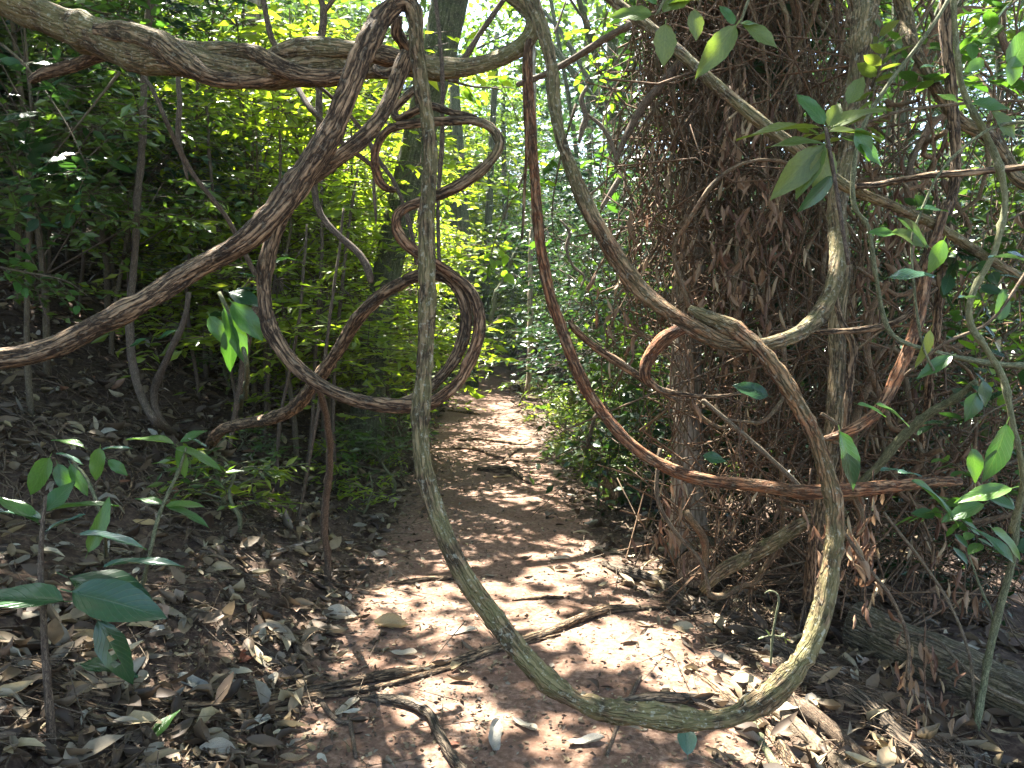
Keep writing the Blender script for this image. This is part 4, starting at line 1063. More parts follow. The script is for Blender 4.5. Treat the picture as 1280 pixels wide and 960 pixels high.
for k in range(22):      # thicker looping stems that cross one another
    cx, cy = rv.uniform(850, 1230), rv.uniform(180, 680); d0 = rv.uniform(3.2, 4.4)
    a0, rx, ry, sw = rv.uniform(0, 6.28), rv.uniform(40, 130), rv.uniform(60, 190), rv.uniform(1.6, 4.2)*rv.choice([-1, 1])
    w = rv.uniform(4, 10)
    pts = [(cx+rx*math.cos(a0+sw*f)+rv.normal(0, 6), cy+ry*math.sin(a0+sw*f)+rv.normal(0, 6), d0+.25*math.sin(f*3+k), w*(1-.4*f), .2, float(rv.random()*.6)) for f in np.linspace(0, 1, 9)]
    if max(p_[1] for p_ in pts) > 760 or min(p_[0] for p_ in pts) < 790: continue
    liana(("thick" if w > 7 else "slender") + " curving stem looping " + ("high" if cy < 350 else "midway" if cy < 520 else "low") + " in the tangle " + ("right of the host trunk" if cx < 1000 else "behind the great loop's right side" if cx < 1100 else "near the right edge"),
          pts, "curving stems of the tangle", name="tangle_vine", cat="vine", mat='dead_vine', n=9, step=.03, lobes=2 if k % 2 else 0, lamp=.12)

# leafy creeper in and behind the tangle, some dark masses added to deepen it
for k, (cx, cy, cz_, sx, sy, sz, nt_, mt, lab) in enumerate((
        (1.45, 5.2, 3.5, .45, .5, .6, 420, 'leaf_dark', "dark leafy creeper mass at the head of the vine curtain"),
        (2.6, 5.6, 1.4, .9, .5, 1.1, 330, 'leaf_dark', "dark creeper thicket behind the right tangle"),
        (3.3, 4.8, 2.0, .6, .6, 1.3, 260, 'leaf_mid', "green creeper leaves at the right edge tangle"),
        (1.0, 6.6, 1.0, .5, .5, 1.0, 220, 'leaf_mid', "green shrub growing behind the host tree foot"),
        (3.3, 5.3, .1, .9, .5, .4, 260, 'leaf_dark', "low dark creeper added over bright ground at the right edge beyond the fallen trunk"),  # added to darken the bright ground behind the trunk
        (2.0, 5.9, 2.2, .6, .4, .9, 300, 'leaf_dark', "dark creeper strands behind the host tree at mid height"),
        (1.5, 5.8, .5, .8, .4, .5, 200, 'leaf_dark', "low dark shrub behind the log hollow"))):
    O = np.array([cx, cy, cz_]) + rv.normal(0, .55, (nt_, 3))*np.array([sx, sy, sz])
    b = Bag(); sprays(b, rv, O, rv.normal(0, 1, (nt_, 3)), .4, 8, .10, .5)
    t = thing("creeper", lab, "creeper", (cx, cy, g1(cx, cy)))
    obj("foliage", b.mesh("foliage", [M[mt]], smooth=False, shift=np.array(t.location)), t, kind="stuff")
    tb = Bag(); twig_prisms(tb, O, O+rv.normal(0, .35, O.shape), .005)
    obj("stems", tb.mesh("stems", [M['dead_vine']], shift=np.array(t.location)), t, kind="stuff")

# ------------------------------------------------------------------ leaf sprigs in the middle distance (each leaf a part)
def med_leaf(mat, a):
    V, f3, f4 = TPL['round']
    V = V*np.array([a, 1, a])
    luv = np.column_stack([TPL['round'][0][:, 0]*2, V[:, 1], np.zeros(len(V))])
    return mk_mesh("leaf", V, [f4], [mat], {"luv": luv, "rnd": np.zeros(len(V))}, True)
MEDL = {k: med_leaf(M[k], a) for k, a in (('big_green', .55), ('big_dark', .5), ('big_olive', .5))}
MEDL['yel'] = med_leaf(leaf_mat("sprig_leaf_yellow_green", [(0, (0.09, 0.19, 0.02)), (1, (0.16, 0.27, 0.03))], .55, 1.7, .35, .1, True), .55)
def sprig(label, pts, leafk, nleaf, size, w=4, spread=.16, seed=0):
    """a leafy twig through pixel points with separate leaves"""
    rg = np.random.default_rng(seed)
    A = catmull(np.array([W(*p) for p in pts]), .04)
    root = A[0].copy()
    t = thing("leafy_branch", label, "branch", root)
    b = Bag(); d0 = pts[0][2]
    tube(b, A-root, np.linspace(w*.5*d0/FPX, .002, len(A)), 7, moss=.2, red=0.0)
    for k in range(nleaf//7+1):
        i0 = rg.integers(len(A)//5, len(A)); dv = norm(rg.normal(0, 1, 3)+[0, 0, -.1])*spread*rg.uniform(.6, 1.4)
        q = np.array([A[i0], A[i0]+dv*.5+[0, 0, .01], A[i0]+dv])
        tube(b, q-root, [.003, .0025, .0015], 4, moss=.2, red=0.0)
        for m_ in range(7):
            f = (m_+1)/7
            s = norm(np.cross(dv, [0, 0, 1]))*(1 if m_ % 2 else -1)
            ld = norm(dv)*.6 + s*.8 + rg.normal(0, .25, 3)
            if in_pool((A[i0]+dv*f+norm(ld)*size*.5)[None], 1.0, NGROUND)[0]: continue
            put("leaf", MEDL[leafk], A[i0]+dv*f, ld, np.array([0, 0, 1.0])+rg.normal(0, .4, 3), size*rg.uniform(.7, 1.25), t)
    obj("twig", b.mesh("twig", [M['stem']]), t)
sprig("bright lit leafy branch left of the straight red liana, below the branch loop", [(560, 100, 4.2), (590, 108, 4.2), (625, 112, 4.2), (640, 130, 4.2)], 'yel', 28, .085, seed=1)
sprig("leafy branch hanging between the upright and red lianas at mid height", [(665, 190, 4.8), (650, 230, 4.8), (630, 270, 4.8), (612, 320, 4.8)], 'yel', 42, .085, spread=.22, seed=2)
sprig("green leafy spray right of the straight red liana", [(720, 130, 5.2), (700, 200, 5.2), (690, 270, 5.2), (700, 330, 5.2)], 'big_green', 42, .085, spread=.25, seed=3)
sprig("leafy spray high between the lichen spotted liana and host tree", [(700, -20, 5.4), (740, 40, 5.4), (775, 90, 5.4), (800, 130, 5.4)], 'yel', 70, .085, spread=.3, seed=4)
sprig("leafy spray hanging beside the dead white twigs", [(800, 60, 5.4), (780, 130, 5.4), (765, 190, 5.4), (750, 260, 5.4)], 'big_green', 70, .085, spread=.3, seed=5)
sprig("drooping spray of leaves at the top left edge", [(-20, 40, 4.0), (30, 80, 4.0), (80, 150, 4.0), (110, 210, 4.0)], 'big_dark', 56, .11, spread=.3, seed=6)
sprig("dark leafy spray under the massive twisted branch", [(150, 90, 4.3), (110, 140, 4.3), (70, 190, 4.3), (40, 230, 4.3)], 'big_dark', 56, .11, spread=.3, seed=7)
sprig("bright leaves behind the start of the massive branch", [(60, -30, 5.0), (110, 10, 5.0), (150, 20, 5.0), (190, 40, 5.0)], 'big_green', 42, .10, spread=.3, seed=8)
sprig("leafy twig at the right edge below the bright gap", [(1300, 300, 3.6), (1260, 340, 3.6), (1225, 390, 3.6), (1200, 430, 3.6)], 'big_green', 35, .075, spread=.2, seed=9)
sprig("leafy climber spray in the top right corner", [(1310, -30, 3.0), (1260, 10, 3.0), (1220, 60, 3.0), (1190, 110, 3.0)], 'big_green', 42, .085, spread=.22, seed=13)
sprig("olive leaved climber spray above the level twig at right", [(1110, 60, 3.0), (1090, 110, 3.0), (1070, 150, 3.0), (1050, 190, 3.0)], 'big_olive', 28, .09, spread=.2, seed=14)
sprig("broad leaved climber spray below the crooked bough at right", [(1310, 250, 2.9), (1270, 270, 2.9), (1230, 290, 2.9), (1190, 310, 2.9)], 'big_dark', 35, .09, spread=.2, seed=15)
sprig("leafy climber spray beside the snaking vine low at right", [(1310, 480, 2.8), (1270, 500, 2.8), (1230, 520, 2.8), (1200, 560, 2.8)], 'big_dark', 35, .09, spread=.22, seed=16)
sprig("bright climber spray at the right edge under the bright gap", [(1310, 380, 3.2), (1270, 410, 3.2), (1240, 440, 3.2), (1215, 480, 3.2)], 'yel', 35, .075, spread=.2, seed=17)
sprig("pale green climber spray in the top of the right tangle", [(1180, -20, 3.3), (1150, 30, 3.3), (1120, 70, 3.3), (1100, 110, 3.3)], 'big_green', 28, .08, spread=.2, seed=18)
sprig("leafy twig in the lower right corner of the tangle", [(1300, 560, 3.0), (1260, 580, 3.0), (1220, 600, 3.0), (1190, 640, 3.0)], 'big_green', 42, .075, spread=.2, seed=10)
sprig("drooping leafy spray on the left edge above the swooping liana", [(-20, 330, 4.2), (30, 340, 4.2), (80, 350, 4.2), (110, 370, 4.2)], 'big_green', 42, .085, spread=.25, seed=11)
sprig("green leafy spray in front of the bank below the swooping liana", [(350, 300, 4.8), (320, 340, 4.8), (290, 380, 4.8), (270, 420, 4.8)], 'big_dark', 42, .10, spread=.22, seed=12)

# ------------------------------------------------------------------ big leaf plants in the foreground
def blade(parent, mk, v, px, py, d, ang, Lpx, tilt=0.0, depth=.2, wide=1.0, nup=1.0, tint=None):
    """ang: picture angle in degrees (0 right, 90 up); tilt turns the face sideways, nup how much it faces up rather than the viewer"""
    a = math.radians(ang)
    D = math.cos(a)*CR + math.sin(a)*CU + depth*CF
    Nn = nup*CU - (1.2-nup)*CF + tilt*CR
    return put("leaf", LEAFM[mk][v], W(px, py, d), D, Nn, Lpx*d/FPX, parent, wide)
def plant_stem(t, pts, w, mat='green_stem'):
    liana(None, pts, mat=mat, n=10, step=.03, namp=.08, sub=(t, "stem"))

t = thing("sapling", "big leaved sapling with glossy dark leaves in the lower left corner", "sapling", gpx(70, 955))
plant_stem(t, [(72, 990, 2.3, 10), (64, 930, 2.25, 11), (58, 850, 2.2, 10), (54, 770, 2.2, 8), (52, 700, 2.2, 7), (55, 650, 2.2, 5), (58, 620, 2.2, 4)], 8, 'stem')
for a in (('big_shiny', 0, 100, 668, 2.15, -8, 78, .3, .3, 1.0, 1.15), ('big_shiny', 0, 130, 708, 2.2, 8, 95, 0, .1, .7, 1.1), ('big_dark', 1, 85, 722, 2.15, -22, 125, .2, .2, 1.1, .9), ('big_dark', 0, 90, 740, 2.1, -12, 118, -.2, .0, 1.2, .6),
          ('big_dark', 2, 122, 775, 2.15, -62, 95, .3, .0, 1.1, .4), ('big_dark', 0, 80, 752, 2.1, 172, 130, .2, -.1, 1.0, .9), ('big_green', 0, 52, 640, 2.2, 12, 85, 0, .5, .7, 1.1), ('big_green', 1, 56, 640, 2.2, 60, 50, .4, .6, 1, .9),
          ('big_shiny', 0, 52, 650, 2.2, 165, 70, 0, .2, .8, 1.1), ('big_green', 0, 48, 655, 2.2, 145, 80, .2, .1, .8, 1.0), ('big_shiny', 1, 56, 665, 2.2, 30, 50, 0, .2, .9, 1.1), ('big_green', 3, 110, 690, 2.2, 70, 70, .9, .2, .5, .6),
          ('big_dark', 3, 100, 830, 2.2, -5, 70, 0, .1, .8, 1.0), ('big_dark', 0, 40, 750, 2.2, 190, 70, 0, .1, .8, .9)):
    blade(t, *a)
t = thing("seedling", "young plant with bright green leaves rising on the left bank", "seedling", gpx(170, 760))
plant_stem(t, [(172, 765, None, 5), (185, 700, 2.9, 5), (200, 640, 2.9, 5), (222, 590, 2.9, 4), (232, 560, 2.9, 3)], 4)
for a in (('big_green', 0, 220, 560, 2.9, -20, 62, .2, .1, .9, .9), ('big_green', 0, 218, 556, 2.9, 165, 65, .2, .1, .9, 1), ('big_green', 0, 222, 560, 2.9, -75, 40, .5, .1, 1, .5), ('big_green', 1, 225, 553, 2.9, 30, 35, .2, .3, 1, .8),
          ('big_green', 0, 208, 632, 2.9, 5, 45, 0, .1, .9, .8), ('big_green', 0, 205, 632, 2.9, 160, 40, 0, .1, .9, .9), ('big_green', 0, 210, 634, 2.9, -20, 55, 0, .1, .8, .9), ('big_shiny', 1, 235, 548, 2.9, -20, 25, 0, .1, 1, 1.1)):
    blade(t, *a)
t = thing("seedling", "seedling with broad leaves at the left edge of the bank", "seedling", gpx(130, 690))
plant_stem(t, [(132, 695, None, 4), (128, 650, 2.8, 4), (110, 600, 2.8, 4), (92, 580, 2.8, 3)], 4)
for a in (('big_green', 1, 62, 572, 2.8, -120, 55, .2, 0, 1, .3), ('big_green', 1, 72, 580, 2.8, -70, 40, .2, 0, 1, .4), ('big_shiny', 0, 70, 567, 2.8, -15, 35, .2, .1, 1, 1.1), ('big_green', 0, 88, 580, 2.8, -60, 45, .4, 0, 1, .5),
          ('big_green', 1, 125, 560, 2.8, -100, 42, .1, 0, 1, .2), ('big_green', 0, 105, 560, 2.8, 160, 50, .1, .2, .8, 1.0), ('big_shiny', 0, 128, 562, 2.8, 10, 35, .1, .2, .8, 1.0), ('big_green', 3, 135, 575, 2.8, -40, 30, .1, .2, .8, .5)):
    blade(t, *a)
t = thing("seedling", "seedling with long pointed leaf drooping left of the ring", "seedling", gpx(300, 520))
plant_stem(t, [(300, 525, None, 6), (308, 470, 4.0, 6), (300, 420, 3.9, 5), (285, 385, 3.8, 4), (275, 365, 3.8, 4)], 4)
for a in (('big_green', 0, 280, 385, 3.8, -65, 75, .7, 0, .9, .3), ('big_green', 0, 290, 378, 3.8, -50, 60, .2, 0, 1.2, .3), ('big_dark', 1, 285, 365, 3.8, -20, 50, .2, 0, 1, .6), ('big_shiny', 0, 295, 362, 3.8, 5, 42, .1, .2, .8, 1.1), ('big_shiny', 0, 300, 342, 3.8, -10, 40, .1, .2, .8, 1.1),
          ('big_green', 0, 290, 405, 3.8, -95, 60, .1, 0, 1, .2), ('big_green', 1, 262, 395, 3.8, -60, 40, .1, 0, 1, .4), ('big_dark', 1, 160, 435, 4.0, 30, 30, .1, 0, 1, .8), ('big_dark', 1, 196, 425, 4.0, 30, 30, .1, 0, 1, .8)):
    blade(t, *a)

t = thing("leafy_branch", "branch with large olive leaves hanging from the top edge over the sloping bough", "branch", W(850, -60, 2.2))
plant_stem(t, [(850, -60, 2.2, 5), (830, 0, 2.2, 4), (820, 18, 2.2, 4)], 4)
plant_stem(t, [(960, -70, 2.2, 4), (940, -10, 2.2, 4), (925, 30, 2.2, 3)], 4)
for a in (('big_olive', 1, 815, 18, 2.2, 178, 52, .1, 0, .95, .35), ('big_olive', 1, 832, 30, 2.2, -92, 52, .1, 0, 1.1, .15), ('big_olive', 1, 828, 15, 2.2, 35, 50, .1, .1, 1, .5), ('big_olive', 1, 835, 5, 2.2, 15, 60, 0, .1, .8, .8), ('big_olive', 1, 868, 12, 2.2, -85, 38, .1, 0, 1.1, .2),
          ('big_olive', 0, 920, 32, 2.2, -128, 78, .1, 0, 1.0, .15), ('big_olive', 1, 928, 30, 2.2, -30, 55, .1, 0, .9, .3), ('big_green', 1, 918, 30, 2.2, 125, 30, .1, 0, 1.1, .3), ('big_green', 1, 925, 30, 2.2, 5, 24, .1, 0, 1.1, .6), ('big_green', 1, 820, 5, 2.2, 140, 45, .1, 0, 1.1, .6), ('big_olive', 1, 860, -8, 2.2, 20, 60, .1, 0, .6, .8)):
    blade(t, *a)
t = thing("leafy_branch", "rosette of long upright and drooping leaves before the vine curtain", "branch", W(1060, 300, 2.2))
plant_stem(t, [(1062, 330, 2.2, 5), (1050, 260, 2.2, 5), (1040, 200, 2.2, 5), (1032, 160, 2.2, 4)], 4, 'stem')
for a in (('big_olive', 0, 1028, 160, 2.2, 178, 105, 0, 0, .62, .8), ('big_green', 1, 1030, 155, 2.2, 125, 52, .1, .1, 1, .3), ('big_olive', 1, 1035, 158, 2.2, 60, 40, .1, .2, 1, .3), ('big_olive', 0, 1038, 160, 2.2, 28, 85, .1, .1, .8, .7), ('big_olive', 0, 1035, 165, 2.2, 5, 75, .1, .1, .9, .8),
          ('big_olive', 0, 1030, 180, 2.2, 175, 70, .1, 0, .7, .6), ('big_olive', 0, 1030, 182, 2.2, -135, 90, .1, 0, 1.0, .25), ('big_olive', 1, 1036, 185, 2.2, -105, 62, .2, 0, 1.1, .2), ('big_olive', 0, 1030, 180, 2.2, -120, 75, -.5, 0, 1.0, .3), ('big_dark', 0, 1040, 220, 2.2, -130, 60, .8, 0, .9, .6),
          ('big_shiny', 1, 1050, 170, 2.2, -8, 30, .1, .3, 1, 1.1), ('big_green', 1, 1075, 180, 2.2, -30, 45, .1, .3, 1.2, .4), ('big_green', 1, 1070, 160, 2.2, -60, 45, .1, .1, 1.3, .3), ('big_olive', 1, 1060, 130, 2.2, 60, 45, .1, .1, .9, .5)):
    blade(t, *a)
t = thing("leafy_vine", "climbing vine with broad glossy and shaded leaves at the right edge", "vine", W(1290, 160, 2.2))
plant_stem(t, [(1300, 150, 2.2, 4), (1240, 160, 2.2, 4), (1180, 210, 2.2, 3), (1150, 270, 2.2, 3), (1140, 310, 2.2, 3), (1150, 420, 2.2, 3), (1170, 470, 2.2, 3)], 4)
for a in (('big_shiny', 1, 1222, 50, 2.2, -5, 35, .1, .2, .9, 1.1), ('big_shiny', 1, 1158, 60, 2.3, 0, 22, .1, .2, .9, 1.1), ('big_green', 1, 1262, 85, 2.2, 60, 60, .2, 0, 1.2, .2), ('big_green', 1, 1270, 70, 2.2, -100, 40, .2, 0, 1.2, .2), ('big_green', 3, 1230, 75, 2.2, -150, 25, .2, 0, 1.1, .2),
          ('big_shiny', 1, 1172, 118, 2.2, -10, 32, .1, .2, 1.2, 1.0), ('big_dark', 1, 1150, 85, 2.3, 10, 34, .1, .1, 1.1, .8), ('big_green', 0, 1235, 100, 2.2, -10, 45, .1, .1, .7, .9), ('big_green', 1, 1215, 130, 2.2, 0, 55, .1, .1, .8, .4), ('big_olive', 1, 1240, 140, 2.2, -40, 50, .1, .1, 1, .3),
          ('big_shiny', 0, 1118, 270, 2.15, -28, 62, .1, .2, 1.0, 1.0), ('big_olive', 1, 1115, 290, 2.2, -15, 60, .1, .1, .9, .5), ('big_green', 1, 1085, 292, 2.2, 5, 45, .1, .1, .7, .5), ('big_shiny', 3, 1168, 345, 2.1, 172, 58, .1, .1, 1.15, .8), ('big_shiny', 0, 1235, 322, 2.2, 5, 60, .1, .1, .7, 1.1),
          ('big_green', 1, 1180, 300, 2.2, -110, 45, .1, .1, 1, .3), ('big_dark', 1, 1145, 262, 2.2, 5, 50, .1, .2, .8, .8), ('big_shiny', 0, 1198, 372, 2.2, 5, 48, .1, .3, .6, 1.0), ('big_olive', 0, 1163, 412, 2.2, -105, 50, .3, 0, .8, .2), ('big_green', 0, 1190, 445, 2.2, -150, 50, .3, 0, .9, .6),
          ('big_dark', 1, 1228, 475, 2.2, -80, 35, .1, 0, 1.1, .4), ('big_dark', 1, 1222, 490, 2.2, -110, 40, .1, 0, 1.1, .3), ('big_green', 0, 1072, 505, 2.3, -15, 40, .1, 0, .9, .8), ('big_green', 0, 1095, 505, 2.3, -20, 38, .1, 0, .9, .8), ('big_shiny', 0, 1100, 508, 2.3, -25, 45, .1, 0, .8, 1.0),
          ('big_dark', 0, 1050, 540, 2.4, -70, 80, .2, 0, 1, .4), ('big_shiny', 1, 1100, 588, 2.5, 5, 28, .1, 0, 1, 1.0), ('big_shiny', 1, 1122, 590, 2.4, -5, 32, .1, 0, 1, 1.0), ('big_green', 0, 1140, 600, 2.3, -35, 85, .1, 0, .6, .8), ('big_dark', 0, 1258, 530, 2.1, -105, 80, .3, 0, 1.2, .2),
          ('big_green', 0, 1265, 610, 2.2, -170, 70, .2, 0, .8, .6), ('big_green', 0, 1240, 660, 2.3, -40, 60, .1, 0, .9, .6), ('big_green', 0, 1230, 630, 2.3, 200, 55, .1, 0, .9, .6), ('big_dark', 1, 960, 495, 2.6, 160, 45, .1, 0, 1, .4), ('big_dark', 1, 878, 570, 2.8, -10, 32, .1, 0, 1, .5), ('big_green', 1, 1250, 400, 2.4, 80, 40, .1, 0, 1.1, .3), ('big_green', 1, 1215, 560, 2.4, -80, 45, .1, 0, 1.1, .3)):
    blade(t, *a)
t = thing("sapling", "slim pale stemmed sapling leaning at the lower right edge", "sapling", gpx(1222, 925))
plant_stem(t, [(1222, 930, None, 8), (1232, 850, 2.95, 8), (1248, 770, 2.9, 9), (1266, 700, 2.85, 8), (1274, 640, 2.8, 7), (1290, 560, 2.8, 6), (1310, 500, 2.8, 6)], 8)
plant_stem(t, [(1226, 890, 2.95, 5), (1236, 820, 2.95, 4), (1240, 770, 2.95, 3), (1228, 740, 2.95, 3), (1210, 690, 3.0, 2)], 4)
for a in (('big_green', 0, 1268, 705, 2.8, 130, 60, .5, 0, .8, .4), ('big_dark', 1, 1270, 690, 2.8, 20, 50, .1, 0, 1, .7), ('big_green', 0, 1274, 640, 2.8, 150, 60, .1, 0, .9, .7)):
    blade(t, *a)

# the little climbing tendril at the loop
t = thing("tendril", "pale green curling tendril sprouting beside the bottom right of the loop", "tendril", W(963, 830, 2.45))
liana(None, [(963, 832, 2.45, 3), (965, 800, 2.45, 3), (970, 770, 2.45, 3), (974, 750, 2.45, 3), (970, 741, 2.45, 2), (962, 739, 2.45, 2), (956, 742, 2.45, 1.5)], mat='green_stem', n=8, step=.01, namp=.05, sub=(t, "stem"))
liana(None, [(955, 796, 2.45, 1), (965, 794, 2.45, 2), (978, 796, 2.45, 2), (984, 800, 2.45, 1)], mat='green_stem', n=6, step=.006, namp=.05, sub=(t, "side_shoot"))
for a in ((955, 796, 200), (962, 794, 120), (976, 796, 40), (983, 799, -20), (980, 798, -60)):
    blade(t, 'big_olive', 1, a[0], a[1], 2.45, a[2], 8)

# ------------------------------------------------------------------ hanging clusters of dead leaves
def curled_mesh(name, mat, seed, aspect=.45, bend=.6, roll=1.2):
    rg = np.random.default_rng(seed)
    ny, nx_ = 10, 7
    Y, X = np.meshgrid(np.linspace(0, 1, ny), np.linspace(-1, 1, nx_), indexing='ij')
    w = np.maximum(np.sin(math.pi*Y**.9)**.7, .05)*aspect*.5
    w = w*(1+.10*vnoise(Y*4+seed, X*2+seed*1.7))
    th = X*roll*(1+.3*np.sin(Y*5+seed))
    x = np.where(abs(roll) > .05, np.sin(th)/roll, X)*w
    z = (1-np.cos(th))/max(abs(roll), .05)*w
    z += bend*(Y-.5)**2*.8 + .05*vnoise(Y*5+seed*3, X*2.5+seed)
    x += .06*np.sin(Y*3+seed)
    V = np.stack([x, Y, z], -1).reshape(-1, 3)
    i = np.arange(ny-1)[:, None]*nx_; j = np.arange(nx_-1)[None]
    F = np.stack([i+j, i+j+1, i+nx_+j+1, i+nx_+j], -1).reshape(-1, 4)
    luv = np.stack([X.ravel(), Y.ravel(), 0*X.ravel()], -1)
    return mk_mesh(name, V, [F], [mat], {"luv": luv, "rnd": np.full(len(V), rg.random())})
HANG = [curled_mesh("dead_leaf", M['dead_hang'], s, .4, .5*(s % 3), 1.5+.3*s) for s in range(5)]
def cluster(label, px, py, d, hpx, n, spread=14, size=26):
    top = W(px, py, d)
    t = thing("dead_leaf_cluster", label, "dead leaves", top, "hanging bunches of dead leaves")
    b = Bag()
    e = W(px+rv.normal(0, 6), py+hpx, d)
    A = catmull([top+[0, 0, .12], top, (top+e)/2+rv.normal(0, .015, 3), e], .03)
    tube(b, A-top, .003, 5, moss=0.0, red=0.2)
    obj("twig", b.mesh("twig", [M['dead_vine']]), t)
    for k in range(n):
        q = A[rv.integers(2, len(A))] + rv.normal(0, spread*d/FPX, 3)*[1, 1, .4]
        if in_pool(q[None], .6, 20)[0]: continue
        put("leaf", HANG[k % 5], q, np.array([rv.normal(0, .35), rv.normal(0, .35), -1]), rv.normal(0, 1, 3), size*d/FPX*rv.uniform(.7, 1.3), t)
for a in (("tan curled dead leaves hanging high in the vine curtain", 925, 140, 3.9, 120, 34, 16, 24), ("brown dead leaves hanging from the sloping bough", 948, 250, 3.9, 110, 34, 18, 24), ("reddish dead leaves bunched before the host trunk", 905, 290, 4.0, 70, 28, 18, 24),
          ("tan dead leaves dangling right of the curtain middle", 975, 255, 3.8, 60, 18, 12, 24), ("dead leaf bunch at the fork of the lichen spotted liana", 960, 380, 3.6, 40, 14, 10, 22), ("dead leaves caught left of the host trunk", 790, 270, 4.4, 90, 20, 20, 24),
          ("dead leaves on the thin stems left of the reddish elbow", 770, 360, 4.2, 80, 18, 18, 22), ("brown dead leaves over the red liana's low sweep", 925, 540, 3.1, 50, 20, 12, 26), ("dead leaf bunch behind the reddish elbow", 860, 470, 3.5, 40, 14, 12, 24),
          ("dead leaves under the red liana behind the great loop", 1012, 625, 2.9, 110, 34, 14, 26), ("large bunch of shrivelled leaves right of the great loop", 1080, 670, 2.9, 90, 40, 14, 26), ("dead leaves hanging from the red liana's end", 1090, 628, 2.8, 30, 12, 8, 24),
          ("small shrivelled bunch at right in the dark hollow", 1180, 660, 3.4, 80, 20, 12, 24), ("low heap like bunch of shrivelled leaves by the mossy trunk", 1155, 820, 2.9, 80, 46, 18, 24), ("dead leaves drooping beside the sawn log end", 845, 620, 3.8, 70, 18, 8, 26),
          ("dead leaves hanging under the low sweep of the red liana", 935, 620, 3.2, 60, 16, 10, 24)):
    cluster(*a)
for k in range(24):
    px = rv.choice([rv.uniform(790, 1040), rv.uniform(1060, 1240)]); py = rv.uniform(60, 690)
    d = rv.uniform(3.7, 4.5)
    cluster("shrivelled leaf bunch hanging " + ("high " if py < 270 else "midway " if py < 480 else "low ") + ("left of the host trunk" if px < 840 else "before the host trunk" if px < 900 else "right of the host trunk" if px < 1020 else "in the right tangle"),
            px, py, d, rv.uniform(40, 100), int(rv.integers(10, 24)), 16, rv.uniform(18, 28))

# ------------------------------------------------------------------ leaf litter
LIT = {}
for key, mk in (('any', 'dead_big'), ('pale', 'pale_leaf'), ('tan', 'tan_leaf'), ('rust', 'rust_leaf'), ('grey', 'grey_leaf')):
    LIT[key] = [curled_mesh("fallen_leaf", M[mk], 40+s, .42+.06*s, be, ro) for s, (be, ro) in enumerate(((.15, .3), (.5, .8), (.9, 1.6), (.3, 1.1)))]
def lay(px, py, key, v, Lpx, ang, label, group=None, lift=.008, face=None):
    p = gpx(px, py); d = float(np.dot(p-CAM, CF))
    L = Lpx*d/FPX
    a = math.radians(ang)
    e = .05
    gxn = (g1(p[0]+e, p[1])-g1(p[0]-e, p[1]))/(2*e); gyn = (g1(p[0], p[1]+e)-g1(p[0], p[1]-e))/(2*e)
    gn = norm(np.array([-np.clip(gxn, -.8, .8), -np.clip(gyn, -.8, .8), 1.0]))
    D = np.array([math.cos(a), math.sin(a), 0]); D = norm(D - gn*np.dot(D, gn))
    nn = gn + (rv.normal(0, .25, 3) if face is None else np.asarray(face))
    return put("fallen_leaf", LIT[key][v], p+gn*lift-D*L*.5, D, nn, L, None, label=label, cat="fallen leaf", group=group)
for a in ((620, 925, 'grey', 0, 62, 80, "large pale grey heart shaped leaf lying upright at the bottom edge"), (655, 912, 'pale', 1, 40, -40, "pale curled leaf right of the large grey leaf"), (732, 932, 'grey', 1, 48, 10, "rounded grey leaf lying near the bottom under the loop"),
          (578, 792, 'pale', 0, 40, 20, "broad pale pinkish leaf in the sun on the path"), (110, 812, 'tan', 2, 62, 20, "yellow tan curled leaf on the left bank"), (348, 800, 'pale', 2, 50, -15, "striped curled pale leaf by the bent wiry twig"),
          (425, 775, 'pale', 3, 45, 8, "curled pale leaf lying before the stem foot"), (306, 826, 'rust', 3, 32, 90, "rust red leaf standing on edge in the litter"), (358, 840, 'tan', 1, 32, -80, "small yellow brown leaf by the foreground root"),
          (340, 862, 'pale', 1, 45, 95, "pale leaf propped against the double root"), (435, 888, 'pale', 0, 48, 60, "speckled leaf with its stalk on the dark soil"), (92, 928, 'tan', 0, 34, 30, "round yellowish leaf with dark specks at lower left"),
          (240, 860, 'grey', 0, 50, -10, "broad grey leaf on the left bank above the double root"), (295, 858, 'grey', 1, 25, 20, "small grey white leaf in the left litter"), (275, 950, 'pale', 3, 55, 25, "long pale leaf along the bottom edge at left"),
          (490, 785, 'tan', 3, 45, 5, "curled tan leaf at the edge of the sunny soil"), (505, 820, 'pale', 1, 34, -5, "small pale leaf on dark soil before the sun patch"), (180, 660, 'tan', 1, 28, 20, "brown round leaf high on the left bank"),
          (628, 598, 'tan', 0, 24, 0, "yellow leaf lying in front of the humped root"), (435, 690, 'tan', 1, 20, 80, "tiny bright yellow leaf at the path's left edge"), (700, 700, 'pale', 0, 28, 10, "pale leaf in the shaded middle of the path"), (560, 935, 'rust', 0, 30, 20, "reddish leaf on the soil near the bottom")):
    lay(*a)
gl = gpx(855, 945)
put("fallen_leaf", LEAFM['big_shiny'][1], gl+[0, -.05, .03], (.12, .75, .6), (0, -.8, .8), .125, None, label="shiny bluish green leaf lying at the bottom right of the path", cat="fallen leaf")
gl = gpx(195, 925)
put("fallen_leaf", LEAFM['big_green'][1], gl+[0, -.05, .02], (.4, .7, .5), (-.5, -.5, 1), .13, None, label="folded green leaf lying in the lower left litter", cat="fallen leaf")
ZL = {'l': ("dry leaf on the left bank", "fallen leaves on the left bank"), 'p': ("dry leaf on the bare path", "fallen leaves on the path"), 'r': ("dry leaf right of the path", "fallen leaves right of the path")}
n_l = 0
